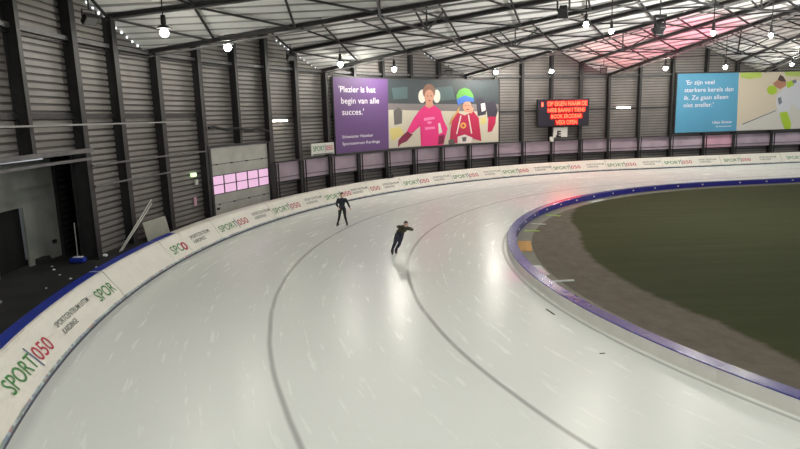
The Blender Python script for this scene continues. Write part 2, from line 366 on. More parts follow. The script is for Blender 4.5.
P1 = [
 ('teal', [[24.15,8.25],[12.23,8.39],[12.22,6.17],[24.19,6.38]]),
 ('rail', [[24.19,6.41],[12.23,6.21],[12.22,5.55],[24.18,5.91]]),
 ('pale', [[24.18,5.93],[12.22,5.56],[12.22,2.78],[24.25,2.98]]),
 ('lteal', [[19.17,7.63],[17.25,7.78],[16.88,6.68],[18.81,6.55]]),
 ('lteal', [[23.76,7.59],[22.05,7.68],[22.08,6.78],[23.61,6.72]]),
 ('dgrey', [[23.64,5.84],[23.06,6.1],[22.69,5.82],[22.76,4.85],[23.59,4.74]]),
 ('yell', [[24.12,4.48],[22.93,4.58],[22.56,4.01],[23.93,3.51]]),
 ('dark', [[14.67,6.58],[14.18,6.88],[13.42,6.26],[13.61,5.35],[14.48,5.22]]),
 ('dark', [[13.61,6.34],[12.65,6.56],[12.3,5.63],[12.55,4.93],[13.42,5.03]]),
 ('crim', [[13.32,5.16],[12.49,5.13],[12.55,4.55],[12.94,3.86],[13.42,3.8]]),
 ('palew', [[14.15,6.27],[13.7,6.34],[13.61,5.73],[14.04,5.59]]),
 ('yell', [[14.19,5.06],[13.61,5.12],[13.61,4.58],[14.1,4.44]]),
 ('muff', [[20.08,6.95],[20.12,6.71],[20.25,6.53],[20.42,6.42],[20.61,6.42],[20.77,6.53],[20.89,6.72],[20.92,6.95],[20.87,7.18],[20.75,7.36],[20.58,7.47],[20.39,7.47],[20.22,7.37],[20.11,7.18]]),
 ('muff', [[18.54,6.94],[18.58,6.7],[18.69,6.51],[18.85,6.41],[19.02,6.41],[19.17,6.52],[19.27,6.71],[19.31,6.94],[19.26,7.18],[19.15,7.37],[18.99,7.47],[18.82,7.47],[18.67,7.37],[18.57,7.18]]),
 ('hair', [[19.07,7.31],[19.14,7.04],[19.34,6.82],[19.62,6.7],[19.93,6.71],[20.2,6.83],[20.39,7.04],[20.45,7.31],[20.37,7.58],[20.18,7.8],[19.9,7.92],[19.59,7.92],[19.31,7.8],[19.13,7.59]]),
 ('skin', [[19.23,6.91],[19.29,6.67],[19.44,6.47],[19.65,6.36],[19.88,6.36],[20.08,6.47],[20.22,6.67],[20.27,6.92],[20.21,7.16],[20.06,7.36],[19.85,7.47],[19.62,7.47],[19.41,7.36],[19.27,7.16]]),
 ('skin', [[20.13,6.49],[19.36,6.48],[19.21,5.91],[20.28,5.92]]),
 ('dhair', [[19.82,6.97],[19.85,6.94],[19.9,6.93],[19.96,6.94],[19.98,6.97],[19.95,7.0],[19.9,7.02],[19.85,7.0]]),
 ('dhair', [[19.46,6.97],[19.48,6.94],[19.54,6.93],[19.59,6.94],[19.61,6.97],[19.59,7.0],[19.53,7.02],[19.48,7.0]]),
 ('crim', [[19.56,6.6],[19.62,6.57],[19.74,6.56],[19.86,6.57],[19.91,6.6],[19.86,6.63],[19.74,6.65],[19.61,6.63]]),
 ('pink', [[20.27,6.18],[19.79,5.99],[19.21,6.22],[18.54,5.82],[18.23,5.01],[17.79,4.26],[18.31,2.87],[20.75,2.95],[20.8,4.58],[21.69,4.04],[22.26,4.21],[21.46,5.24],[20.8,5.86]]),
 ('mitt', [[22.21,4.21],[21.63,3.94],[22.29,3.43],[22.94,3.26],[23.28,2.99],[23.22,3.55],[22.8,3.88]]),
 ('mitt', [[18.78,3.71],[18.13,3.8],[18.21,3.06],[18.89,2.97]]),
 ('palew', [[18.81,4.74],[18.62,4.76],[18.38,3.99],[18.78,3.85]]),
 ('lpink', [[20.39,5.21],[19.23,5.3],[19.18,5.1],[20.36,4.98]]),
 ('lpink', [[20.3,4.46],[19.21,4.49],[19.21,4.31],[20.26,4.26]]),
 ('lpink', [[19.51,4.83],[19.56,4.76],[19.7,4.72],[19.87,4.73],[20.0,4.78],[20.05,4.85],[20.0,4.91],[19.86,4.95],[19.7,4.94],[19.56,4.9]]),
 ('blond', [[16.5,6.08],[16.9,5.57],[17.39,5.14],[17.69,4.55],[17.3,4.69],[16.51,5.41]]),
 ('crim', [[16.7,5.57],[15.93,5.33],[14.96,5.65],[14.39,5.06],[14.11,3.05],[14.98,3.32],[16.35,3.07],[17.62,2.94],[17.46,4.25],[17.3,4.91]]),
 ('skin', [[15.19,6.06],[15.24,5.84],[15.37,5.67],[15.56,5.57],[15.76,5.58],[15.95,5.68],[16.07,5.86],[16.12,6.08],[16.07,6.3],[15.94,6.47],[15.75,6.57],[15.55,6.57],[15.36,6.47],[15.23,6.29]]),
 ('skin', [[15.34,6.07],[14.92,5.91],[15.16,5.46],[15.45,5.54]]),
 ('dhair', [[15.73,6.15],[15.75,6.12],[15.81,6.1],[15.86,6.12],[15.88,6.15],[15.86,6.18],[15.81,6.19],[15.75,6.18]]),
 ('dhair', [[15.38,6.14],[15.41,6.11],[15.46,6.1],[15.51,6.11],[15.54,6.14],[15.51,6.18],[15.46,6.19],[15.41,6.17]]),
 ('mitt', [[15.44,5.81],[15.49,5.78],[15.6,5.77],[15.71,5.79],[15.75,5.82],[15.71,5.85],[15.6,5.86],[15.49,5.84]]),
 ('hatg', [[16.79,6.61],[16.8,7.05],[16.49,7.46],[15.95,7.64],[15.37,7.49],[14.99,7.04],[14.92,6.66],[15.92,6.78]]),
 ('hatb', [[16.79,6.68],[15.91,7.01],[14.93,6.77],[14.92,6.44],[15.73,6.48],[16.66,6.19]]),
 ('gold', [[15.77,4.46],[15.8,4.35],[15.89,4.27],[16.03,4.22],[16.17,4.23],[16.31,4.28],[16.4,4.37],[16.43,4.48],[16.39,4.59],[16.3,4.68],[16.17,4.72],[16.02,4.72],[15.89,4.67],[15.8,4.57]]),
 ('crim', [[15.94,4.47],[15.96,4.42],[16.0,4.38],[16.06,4.35],[16.13,4.36],[16.2,4.38],[16.24,4.42],[16.25,4.48],[16.24,4.53],[16.19,4.57],[16.13,4.59],[16.06,4.59],[16.0,4.56],[15.96,4.52]]),
 ('palew', [[16.4,5.34],[16.28,5.32],[16.77,3.77],[16.89,3.81]]),
 ('palew', [[15.58,5.36],[15.47,5.38],[15.13,3.78],[15.25,3.74]]),
 ('palew', [[16.73,3.55],[15.95,3.71],[15.08,3.4],[15.28,2.95],[16.74,2.99]]),
 ('dgrey', [[17.75,3.29],[17.13,3.41],[17.04,2.88],[17.72,2.84]]),
 ('dgrey', [[16.25,3.48],[15.76,3.5],[15.8,3.13],[16.19,3.11]]),
]
P2 = [
 ('beige', [[-12.56,8.64],[-25.96,8.93],[-26.72,2.79],[-12.74,3.01]]),
 ('greyp', [[-12.7,3.46],[-15.58,4.51],[-18.02,5.58],[-26.34,5.87],[-26.72,2.79],[-12.74,3.01]]),
 ('lime2', [[-12.65,8.59],[-14.95,8.64],[-15.0,8.12],[-13.67,7.99],[-12.78,8.16]]),
 ('lime2', [[-17.37,8.66],[-23.19,8.77],[-23.26,8.2],[-19.59,8.11],[-17.59,8.23]]),
 ('line', [[-13.31,3.74],[-16.81,4.96],[-16.85,4.88],[-13.35,3.64]]),
 ('suit', [[-16.77,6.41],[-17.68,7.22],[-18.54,7.73],[-19.63,7.79],[-21.53,7.11],[-22.21,5.96],[-20.75,5.75],[-18.48,5.57],[-18.13,4.44],[-17.2,4.63],[-16.76,5.53]]),
 ('lime', [[-17.23,4.71],[-18.06,4.8],[-18.62,3.61],[-18.56,3.02],[-17.94,3.01],[-17.55,3.81]]),
 ('lime', [[-17.65,7.59],[-18.35,7.82],[-18.58,7.33],[-17.88,7.03]]),
 ('line', [[-16.89,6.09],[-17.23,6.24],[-17.43,5.67],[-17.09,5.44]]),
 ('line', [[-18.27,7.74],[-18.71,7.89],[-18.83,7.57],[-18.48,7.46]]),
 ('suit', [[-18.48,5.6],[-20.75,5.84],[-22.88,4.97],[-24.0,3.29],[-23.08,3.15],[-21.83,4.34],[-19.17,5.06]]),
 ('lime', [[-22.8,4.81],[-23.35,4.92],[-24.52,2.94],[-23.58,2.87]]),
 ('skinb', [[-16.25,7.54],[-16.72,7.85],[-17.63,7.75],[-17.68,7.27],[-17.08,6.97],[-16.51,7.22]]),
 ('dhair', [[-16.72,7.88],[-16.95,8.35],[-17.33,8.16],[-17.68,7.67],[-17.1,7.71]]),
 ('lime', [[-16.76,6.89],[-16.72,6.7],[-16.59,6.55],[-16.38,6.47],[-16.14,6.47],[-15.91,6.56],[-15.75,6.72],[-15.68,6.92],[-15.71,7.11],[-15.85,7.26],[-16.06,7.34],[-16.3,7.34],[-16.52,7.25],[-16.69,7.09]]),
 ('skinb', [[-16.99,7.29],[-16.94,7.19],[-16.79,7.15],[-16.63,7.19],[-16.56,7.3],[-16.61,7.4],[-16.76,7.44],[-16.92,7.39]]),
]
# ------------------------------------------------------------------ ground
def ring_mesh(name, r0, r1, z, mat, a0=-60, a1=None, da=1.5, closed_center=False):
    mb = MB(); a1 = a1 if a1 is not None else PI*R_COL
    n = int((a1-a0)/da)
    A = [a0+(a1-a0)*i/n for i in range(n+1)]
    vs = []
    for a in A: vs += [pt(a, r0, z), pt(a, r1, z)]
    mb.add(vs, [(2*i, 2*i+1, 2*i+3, 2*i+2) for i in range(n)])
    return mb
HALF = PI*R_COL
def ptl(a, R, z=0.):
    """like pt() but goes on along the near straight past the end of the bend"""
    if a <= HALF: return pt(a, R, z)
    p = pt(HALF, R, z); return p + Vector((UX, UY, 0))*(a-HALF)
def ring(name, r0, r1, z, mat, a0=-70, a1=HALF+70, th=.12):
    mb = MB(); A = []; a = a0
    while a < a1: A.append(a); a += 1.4
    A.append(a1); vs = []
    for a in A: vs += [ptl(a, r0, z), ptl(a, r1, z), ptl(a, r0, z-th), ptl(a, r1, z-th)]
    n = len(A); fs = []
    for i in range(n-1):
        j = 4*i; fs += [(j, j+1, j+5, j+4), (j+2, j+6, j+7, j+3), (j, j+4, j+6, j+2), (j+1, j+3, j+7, j+5)]
    mb.add(vs, fs); return struct(mb.build(name, mat))
ring('floor_ice_track', R_IN-.2, R_OUT+.35, 0., 'ice')
ring('floor_behind_boards', R_OUT+1.16, 44.5, FLOOR_Z, 'concrete_dark', th=.3)
ring('trim_slab_edge', R_OUT+.9, R_OUT+1.18, .05, 'concrete_dark', th=.3)
# infield: inside of the inner border
mb = MB(); vs = []; A = [-70]
while A[-1] < HALF+70: A.append(A[-1]+1.4)
outer = [ptl(a, R_IN-.36, 0.0) for a in A]
half = len(outer)
cen = [Vector((CX + max(0., (p-Vector((CX, CY, 0))).dot(Vector((UX, UY, 0))))*UX, CY + max(0., (p-Vector((CX, CY, 0))).dot(Vector((UX, UY, 0))))*UY, 0)) for p in outer]
mb.add(outer+cen, [(i, i+1, half+i+1, half+i) for i in range(half-1)])
me_o = mb.build('floor_infield', 'infield'); struct(me_o)
mb = MB(); mb.add([(-60, -60, -.16), (140, -60, -.16), (140, 110, -.16), (-60, 110, -.16)], [(0, 1, 2, 3)])
struct(mb.build('ground', 'concrete_dark'))

# ------------------------------------------------------------------ roof: a fan of ridge-and-valley bays
V_A = [-31.3, -15.4, .6, 15.6, 30.6, 46.0, 61.4, 76.8, 92.2, 107.6]
R_ROOF = 38.2
C3 = Vector((CX, CY, 0)); U3 = Vector((UX, UY, 0)); N3 = Vector((NX, NY, 0))
Z_RIDGE, K_SIDE, M_SL = 11.90, .41, .018
def ray_dist(P):
    v = P-C3; s = max(0., v.dot(U3)); return (v-U3*s).length
class Bay:
    def __init__(b, a0, a1):
        b.a0, b.a1 = a0, a1
        b.rw = ptl((a0+a1)/2, R_ROOF); b.X = (b.rw-C3).length
        b.r = (b.rw-C3).normalized(); b.t = Vector((-b.r.y, b.r.x, 0))
        b.q1 = b.comp(ptl(a1, R_ROOF)); b.q0 = b.comp(ptl(a0, R_ROOF))
        if b.q1[1] < b.q0[1]: b.t = -b.t; b.q1 = b.comp(ptl(a1, R_ROOF)); b.q0 = b.comp(ptl(a0, R_ROOF))
        b.k = 3.15/((abs(b.q1[1])+abs(b.q0[1]))/2)
        b.t1 = b.q1[1]/b.q1[0]; b.t0 = b.q0[1]/b.q0[0]
    def comp(b, P): v = P-C3; return (v.dot(b.r), v.dot(b.t))
    def z(b, x, q): return Z_RIDGE + M_SL*(b.X-x) - b.k*abs(q)
    def P(b, x, q, dz=0.): p = C3+b.r*x+b.t*q; p.z = b.z(x, q)+dz; return p
    def xw(b, q):
        lo, hi = 5., b.X+12.
        for _ in range(30):
            m = (lo+hi)/2
            if ray_dist(C3+b.r*m+b.t*q) > R_ROOF: hi = m
            else: lo = m
        return lo
    def xv(b, q):
        t = b.t1 if q > 0 else b.t0
        return max(3., q/t) if abs(t) > 1e-6 else 3.
BAYS = [Bay(V_A[i], V_A[i+1]) for i in range(len(V_A)-1)]
def roof_z(P):
    best = None
    v = Vector((P[0], P[1], 0))-C3
    for b in BAYS:
        x, q = v.dot(b.r), v.dot(b.t)
        if x > 0 and b.t0*x <= q <= b.t1*x: return b.z(x, q)
    return 11.
PITCH = .5
for bi, b in enumerate(BAYS):
    mb = MB()
    for sgn in (-1, 1):
        qm = abs(b.q1[1] if sgn > 0 else b.q0[1])
        prof = []; q = 0.
        while q < qm:
            for dq, dz in ((0, 0), (.33, 0), (.36, .13), (.47, .13)):
                if q+dq < qm: prof.append((q+dq, dz))
            q += PITCH
        prof.append((qm, 0))
        vs = []
        for q, dz in prof:
            vs += [b.P(b.xw(sgn*q), sgn*q, dz), b.P(b.xv(sgn*q), sgn*q, dz)]
        for i in range(len(prof)-1): mb.add(vs[2*i:2*i+4], [(0, 1, 3, 2)], 'deck' if prof[i][1] == 0 and prof[i+1][1] == 0 else 'deck_rib_shade')
    deck = struct(mb.build('ceiling_deck'))
    so = deck.modifiers.new('sheet', 'SOLIDIFY'); so.thickness = .03; so.offset = 1
    full = bi <= 6
    # valley girder along a1 side of this bay
    for (t, qq) in ((b.t1, b.q1),) + (((b.t0, b.q0),) if bi == 0 else ()):
        mb = MB()
        p = b.P(qq[0], qq[1], -.14); q = b.P(4., t*4., -.14)
        mb.ibeam(p, q, .18, .18, .03); gird = struct(mb.build('beam_valley_girder', 'steel_dark'))
        mb = MB(); side = b.t*(-1 if qq[1] > 0 else 1)
        mb.tube([p+side*.28+Vector((0, 0, -.16)), q+side*.28+Vector((0, 0, -.16))], .045, 6); mb.build('drain_pipe', 'steel_pale', gird)
    # ridge beam
    mb = MB(); mb.ibeam(b.P(b.X-.1, 0, -.14), b.P(4., 0, -.14), .2, .26, .03); struct(mb.build('beam_ridge', 'steel_dark'))
    # main radial rafter from the truss column (2.8 m above the valley a0)
    cq = b.comp(ptl(b.a0+2.8, R_ROOF-.4)); ct = cq[1]/cq[0]
    mb = MB(); mb.ibeam(b.P(cq[0], cq[1], -.14), b.P(5., ct*5., -.12), .16, .17, .03)
    raf = struct(mb.build('beam_rafter', 'steel_dark'))
    mb = MB(); mb.bar(b.P(cq[0], cq[1], -.26), b.P(5., ct*5., -.26), .10, .04); mb.build('bottom_chord', 'steel_grey', raf)
    if not full: continue
    # lattice struts and diagonals
    nodes = [cq[0]-.1-3.7*i for i in range(8)]
    def onT(x, dz=-.2): return b.P(x, ct*x, dz)
    def onV(x, dz=-.2): return b.P(x, b.t0*x, dz)
    def onR(x, dz=-.16): return b.P(x, 0, dz)
    def onW(x, dz=-.2): return b.P(x, b.t1*x, dz)
    for i, x in enumerate(nodes):
        if x < 5: break
        segs = [(onT(x), onV(x))] if i else []
        segs.append((onT(x), onR(x)))
        if i+1 < len(nodes) and nodes[i+1] > 5:
            segs.append((onT(x), onV(nodes[i+1]))); segs.append((onR(x), onT(nodes[i+1])))
            segs.append((onR(x), onW(nodes[i+1])))
        segs.append((onR(x), onW(x)))
        for p, q in segs:
            mb = MB(); mb.bar(p, q, .085, .085); mb.build('brace', 'steel_dark', raf)
    # horizontal ties with a hanger from the ridge
    for x in (nodes[3], nodes[6]):
        if x < 6: continue
        p, q = onV(x, -.3), onW(x, -.3); mid = (p+q)/2
        tie = MB(); tie.bar(p, q, .09, .09); t_o = struct(tie.build('beam_tie', 'steel_dark'))
        h = MB(); h.bar(mid, onR(x), .08, .08); h.build('hanger', 'steel_dark', t_o)
        for e in (p, q):
            d = MB(); d.bar(mid, (onR(x)*.5+Vector((e.x, e.y, (e.z+.35)))*.5), .07, .07); d.build('hanger_diagonal', 'steel_dark', t_o)

# ------------------------------------------------------------------ outer wall
COLS = [75.9, 72.9, 69.9, 66.9, 63.9, 60.9, 57.9, 54.8, 51.5, 48.8, 45.7, 42.3, 39.1, 36.2, 33.4, 30.4, 27.4, 24.4, 21.4, 18.4, 15.4, 12.4, 9.5, 6.4, 3.4, .5, -2.6, -5.9, -9.4, -12.6, -16.7, -20.3, -23.9, -27.5, -31.1, -34.7]
HEAVY = {63.9, 51.5, 48.8, 45.7, 42.3, 36.2, 33.4, 18.4, 3.4, -12.6, -27.5}
DOOR_A = (36.6, 42.0)
def wall_panel(a0, a1, z0, z1, pitch=.25, R=R_CLAD, mat='cladding'):
    """horizontally ribbed cladding between two columns"""
    mb = MB(); p0, p1 = pt(a0, R), pt(a1, R); o = -(inward((a0+a1)/2)); prof = []; z = z0
    while z < z1:
        for dz, d in ((0, 0), (.165, 0), (.18, .06), (.235, .06)):
            if z+dz < z1: prof.append((z+dz, d))
        z += pitch
    prof.append((z1, 0)); vs = []
    for z, d in prof: vs += [p0+o*d+Vector((0, 0, z)), p1+o*d+Vector((0, 0, z))]
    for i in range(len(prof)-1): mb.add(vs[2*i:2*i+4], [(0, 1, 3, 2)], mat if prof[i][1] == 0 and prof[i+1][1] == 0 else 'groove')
    # back skin so that the wall has a thickness
    b0, b1 = p0+o*.16, p1+o*.16
    mb.add([b0+Vector((0, 0, z0)), b1+Vector((0, 0, z0)), b1+Vector((0, 0, z1)), b0+Vector((0, 0, z1))], [(0, 1, 2, 3)], mat)
    return mb
REC = (51.5, 60.9)      # bays whose lower part opens into the loading recess
for i in range(len(COLS)-1):
    a1, a0 = COLS[i], COLS[i+1]
    z0 = FLOOR_Z
    if a0 >= REC[0]-.1 and a1 <= REC[1]+.1: z0 = 4.5
    if abs(a1-42.3) < .1: z0 = 4.05
    if abs(a1-39.1) < .1: z0 = 4.05
    struct(wall_panel(a0, a1, z0, 12.4).build('wall_outer'))
def curve_bar(name, a0, a1, R, z, w, h, mat, parent=None, stops=None):
    mb = MB(); A = [a for a in sorted(COLS) if a0 < a < a1]; A = [a0]+A+[a1]
    for i in range(len(A)-1): mb.bar(pt(A[i], R, z), pt(A[i+1], R, z), w, h)
    return mb.build(name, mat, parent)
for a in COLS:
    mb = MB(); i = inward(a); t = tang(a); heavy = a in HEAVY
    d, w = (.68, .32) if heavy else (.44, .22)
    base = pt(a, R_COL+.02); top = roof_z(pt(a, R_COL+.3))-.15
    z0 = 4.5 if a in (54.8, 57.9) else 4.12 if a == 39.1 else FLOOR_Z
    for off, th in ((.012, .012), (d-.012, .012)):
        mb.box(base-i*off+Vector((0, 0, (z0+top)/2)), t*w/2, i*.014, Vector((0, 0, (top-z0)/2)))
    mb.box(base-i*d/2+Vector((0, 0, (z0+top)/2)), t*.012, i*(d/2-.012), Vector((0, 0, (top-z0)/2)))
    mb.box(base-i*d/2+Vector((0, 0, z0+.015)), t*(w/2+.06), i*(d/2+.06), Vector((0, 0, .015)))
    struct(mb.build('column_wall', 'steel_dark'))
struct(curve_bar('trim_1', -34.7, 75.9, R_CLAD-.16, 8.62, .16, .16, 'steel_grey'))
struct(curve_bar('trim_1', -34.7, 75.9, R_CLAD-.12, 8.42, .12, .05, 'steel_dark'))
struct(curve_bar('trim_2', -34.7, 36.2, R_CLAD-.10, 5.55, .10, .12, 'steel_dark'))
struct(curve_bar('trim_2', 42.3, 75.9, R_CLAD-.10, 5.80, .12, .20, 'steel_dark'))
# lilac translucent band behind the far half of the bend, its shelf, sill and posts
for i in range(len(COLS)-1):
    a1, a0 = COLS[i], COLS[i+1]
    if a1 > 36.5: continue
    mb = MB(); o = inward((a0+a1)/2)
    p0, p1 = pt(a0, R_COL+.24), pt(a1, R_COL+.24)
    mb.box((p0+p1)/2+Vector((0, 0, 2.12)), (p1-p0)/2*.985, o*.03, Vector((0, 0, .60)))
    struct(mb.build('wall_band_panel', 'lilac_lit' if abs(a1+9.4) < .1 else 'lilac_panel'))  # pink light on this one panel is put into its colour
struct(curve_bar('trim_3', -34.7, 36.2, R_COL-.02, 2.80, .28, .08, 'steel_dark'))
struct(curve_bar('trim_4', -34.7, 36.2, R_COL+.15, 1.50, .10, .08, 'steel_dark'))
struct(curve_bar('trim_5', -34.7, 36.2, R_COL+.17, 1.78, .05, .05, 'steel_grey'))
for a in [c for c in COLS if c < 36.5]:
    mb = MB(); i = inward(a); t = tang(a)
    for s in (-1, 1): mb.box(pt(a, R_COL-.24)+t*.12*s+Vector((0, 0, (FLOOR_Z+2.74)/2)), t*.035, i*.035, Vector((0, 0, (2.74-FLOOR_Z)/2)))
    struct(mb.build('column_shelf_post', 'steel_dark'))
# service pipes and rails on the dark wall at the left
struct(curve_bar('trim_6', 43.8, 63.9, R_COL-.10, 5.48, .07, .06, 'steel_pale'))
struct(curve_bar('trim_7', 42.6, 51.5, R_COL-.10, 3.92, .07, .07, 'steel_grey'))
struct(curve_bar('trim_7', 45.4, 51.5, R_COL-.10, 3.13, .07, .07, 'steel_grey'))
struct(curve_bar('trim_8', 51.5, 63.9, R_COL-.15, 4.52, .12, .16, 'steel_grey'))
struct(curve_bar('trim_8', 51.5, 63.9, R_COL-.05, 4.20, .10, .10, 'steel_grey'))

# loading recess with its roller door
RR = 39.6
RA0, RA1 = 49.0, 60.9
mb = MB()
for i in range(6):
    a = RA0+(RA1-RA0)*i/6; c = RA0+(RA1-RA0)*(i+1)/6
    mb.add([pt(a, R_CLAD+.2, 4.5), pt(c, R_CLAD+.2, 4.5), pt(c, RR+.3, 4.5), pt(a, RR+.3, 4.5)], [(0, 1, 2, 3)])
struct(mb.build('ceiling_recess', 'dark_void'))
for a in (RA0, RA1):
    mb = MB(); i = inward(a); t = tang(a)
    mb.box(pt(a, (R_CLAD+.2+RR+.2)/2, 2.4), i*(RR-R_CLAD)/2, t*.04, (0, 0, 2.1))
    struct(mb.build('wall_recess_side', 'steel_dark'))
struct(wall_panel(RA0, 50.75, FLOOR_Z, 4.5, R=RR+.12, mat='steel_dark').build('wall_recess_back'))
dr = MB(); A = [50.75, 53., 55.4, 58., 60.9]
for i in range(4):
    p, q = pt(A[i], RR), pt(A[i+1], RR); o = inward(A[i])
    dr.box((p+q)/2+Vector((0, 0, 3.37)), (q-p)/2, o*.04, (0, 0, .82))
for a_, c_ in ((50.75, 52.65), (54.3, 57.4), (57.4, 60.9)):
    p, q = pt(a_, RR), pt(c_, RR); dr.box((p+q)/2+Vector((0, 0, 1.43)), (q-p)/2, inward(a_)*.04, (0, 0, 1.13))
d2 = struct(dr.build('door_2', 'roller_grey'))
mb = MB(); p, q = pt(52.65, RR+.35), pt(54.3, RR+.35); mb.box((p+q)/2+Vector((0, 0, 1.43)), (q-p)/2*1.3, inward(53.5)*.05, (0, 0, 1.2)); mb.build('wicket_opening', 'dark_void', d2)
mb = MB(); p = pt(50.72, RR-.08); mb.box(p+Vector((0, 0, 2.2)), tang(51)*.09, inward(51)*.09, (0, 0, 1.9)); mb.build('frame', 'steel_dark', d2)
mb = MB(); mb.box(pt(51.2, RR-.07, .95), tang(51)*.10, inward(51)*.04, (0, 0, .07)); mb.build('handle', 'black_plastic', d2)

# big sectional door with two rows of pink-lit panes
a0, a1 = DOOR_A; p0, p1 = pt(a0, R_COL+.16), pt(a1, R_COL+.16); dn = inward((a0+a1)/2); dt = (p1-p0)/2; dl = (p1-p0).length
mb = MB()
zs = [(.30, .93), (.95, 1.50), (2.52, 3.12), (3.14, 4.02)]
for k, (z0, z1) in enumerate(zs):
    mb.box((p0+p1)/2+Vector((0, 0, (z0+z1)/2)), dt, dn*.035, (0, 0, (z1-z0)/2-.008))
door = struct(mb.build('door_1', 'door_grey', bevel=.01))
for r in range(2):
    z0 = 1.50+.51*r
    for c in range(5):
        pa = p0+(p1-p0)*(c/5); pb = p0+(p1-p0)*((c+1)/5)
        mb = MB(); m_ = (pa+pb)/2+Vector((0, 0, z0+.255)); h = (pb-pa)/2
        mb.box(m_, h*.945, dn*.012, (0, 0, .235)); w = mb.build('window_pane', 'pane_pink', door)
mb = MB()
for c in range(6):
    pa = p0+(p1-p0)*(c/5); mb.box(pa+Vector((0, 0, 2.01)), dt.normalized()*.035, dn*.04, (0, 0, .51))
for z in (1.50, 2.01, 2.52): mb.box((p0+p1)/2+Vector((0, 0, z)), dt, dn*.04, (0, 0, .022))
mb.build('window_frame', 'steel_dark', door)
for z in (.94, 3.13):
    for c in (.12, .4, .66, .9):
        mb = MB(); mb.box(p0+(p1-p0)*c+dn*.05+Vector((0, 0, z)), dt.normalized()*.07, dn*.02, (0, 0, .035)); mb.build('hinge', 'black_plastic', door)
mb = MB(); mb.box(p0+(p1-p0)*.93+dn*.06+Vector((0, 0, .72)), dt.normalized()*.1, dn*.03, (0, 0, .06)); mb.build('handle', 'black_plastic', door)
mb = MB()
for a in (a0-.12, a1+.12): mb.box(pt(a, R_COL+.1)+Vector((0, 0, 2.2)), tang(a)*.1, inward(a)*.12, (0, 0, 1.95))
mb.box((p0+p1)/2+Vector((0, 0, 4.1)), dt*1.04, dn*.12, (0, 0, .07))
mb.build('door_frame', 'steel_dark', door)

# daylight shining through the open ribs where the roof meets the wall
for a_t, f0, f1, on in ((48.8, -2.3, 2.6, .9), (33.4, -.2, 1.3, .8), (33.4, -2.4, -.4, .35), (18.4, -.2, 1.3, .6)):
    mb = MB(); a = a_t+f0
    while a < a_t+f1:
        if abs(a-a_t) > .12:
            P = pt(a, R_CLAD-.02); z = roof_z(P)-.10
            s = .055*on if on > .5 else .03
            mb.box(P+inward(a)*.03+Vector((0, 0, z)), tang(a)*s, inward(a)*.01, (0, 0, s*.8))
        a += .36
    g = mb.build('window_rib_gap', 'daylight_gap'); struct(g)
# ------------------------------------------------------------------ outer boards: padded cushions with printed covers
def arc_out(x): return x*R_COL/34.8 if x > 0 else x      # metres along the cushions -> a
PROF = [(0, .0), (0., .07), (.10, .22), (.235, .40), (.37, .58), (.50, .76), (.585, .885), (.64, .93), (.70, .945), (.78, .945), (1.04, .945), (1.10, .91), (1.12, .80), (1.12, .0)]
SLOPE = [(0, .0)]
_len = [0.]
for i in range(1, len(PROF)): _len.append(_len[-1]+math.hypot(PROF[i][0]-PROF[i-1][0], PROF[i][1]-PROF[i-1][1]))
def face_pt(a, v, lift=.012):
    """point v metres up the sloping face"""
    for i in range(1, len(PROF)):
        if v <= _len[i]:
            t = (v-_len[i-1])/(_len[i]-_len[i-1]); o = PROF[i-1][0]+(PROF[i][0]-PROF[i-1][0])*t; z = PROF[i-1][1]+(PROF[i][1]-PROF[i-1][1])*t
            return pt(a, R_OUT+o-lift*.8, z+lift*.6)
    return pt(a, R_OUT+.7, .95)
def cushion(hi, lo, blue, label):
    """hi, lo: metres along the boards"""
    a1, a0 = arc_out(hi)-.012, arc_out(lo)+.012
    mb = MB(); n = max(2, int((a1-a0)/.75)); rows = []
    for k in range(n+1): rows.append(a0+(a1-a0)*k/n)
    m = len(PROF); vs = []; uv = []
    for a in rows:
        for j, (o, z) in enumerate(PROF): vs.append(pt(a, R_OUT+o, z)); uv.append((a, _len[j]))
    fs = []; mi = []
    for k in range(n):
        for j in range(m-1):
            fs.append((k*m+j, k*m+j+1, (k+1)*m+j+1, (k+1)*m+j)); mi.append(1 if (j >= 8 and blue) else 0)
    fs.append(tuple(range(m))); mi.append(0); fs.append(tuple(n*m+j for j in range(m-1, -1, -1))); mi.append(0)
    me = bpy.data.meshes.new('barrier_cushion'); o0 = pt((a0+a1)/2, R_OUT+.6)
    me.from_pydata([v-o0 for v in vs], [], fs); me.materials.append(M['cover']); me.materials.append(M['vinyl_blue'])
    me.polygons.foreach_set('material_index', mi)
    ul = me.uv_layers.new(name='cover')
    for p in me.polygons:
        for li in p.loop_indices: ul.data[li].uv = uv[me.loops[li].vertex_index]
    me.update(); o = bpy.data.objects.new('barrier_cushion', me); COL.objects.link(o); o.location = o0
    tag(o, label, 'barrier cushion', 'padded cushions around the outside of the ice')
    return o
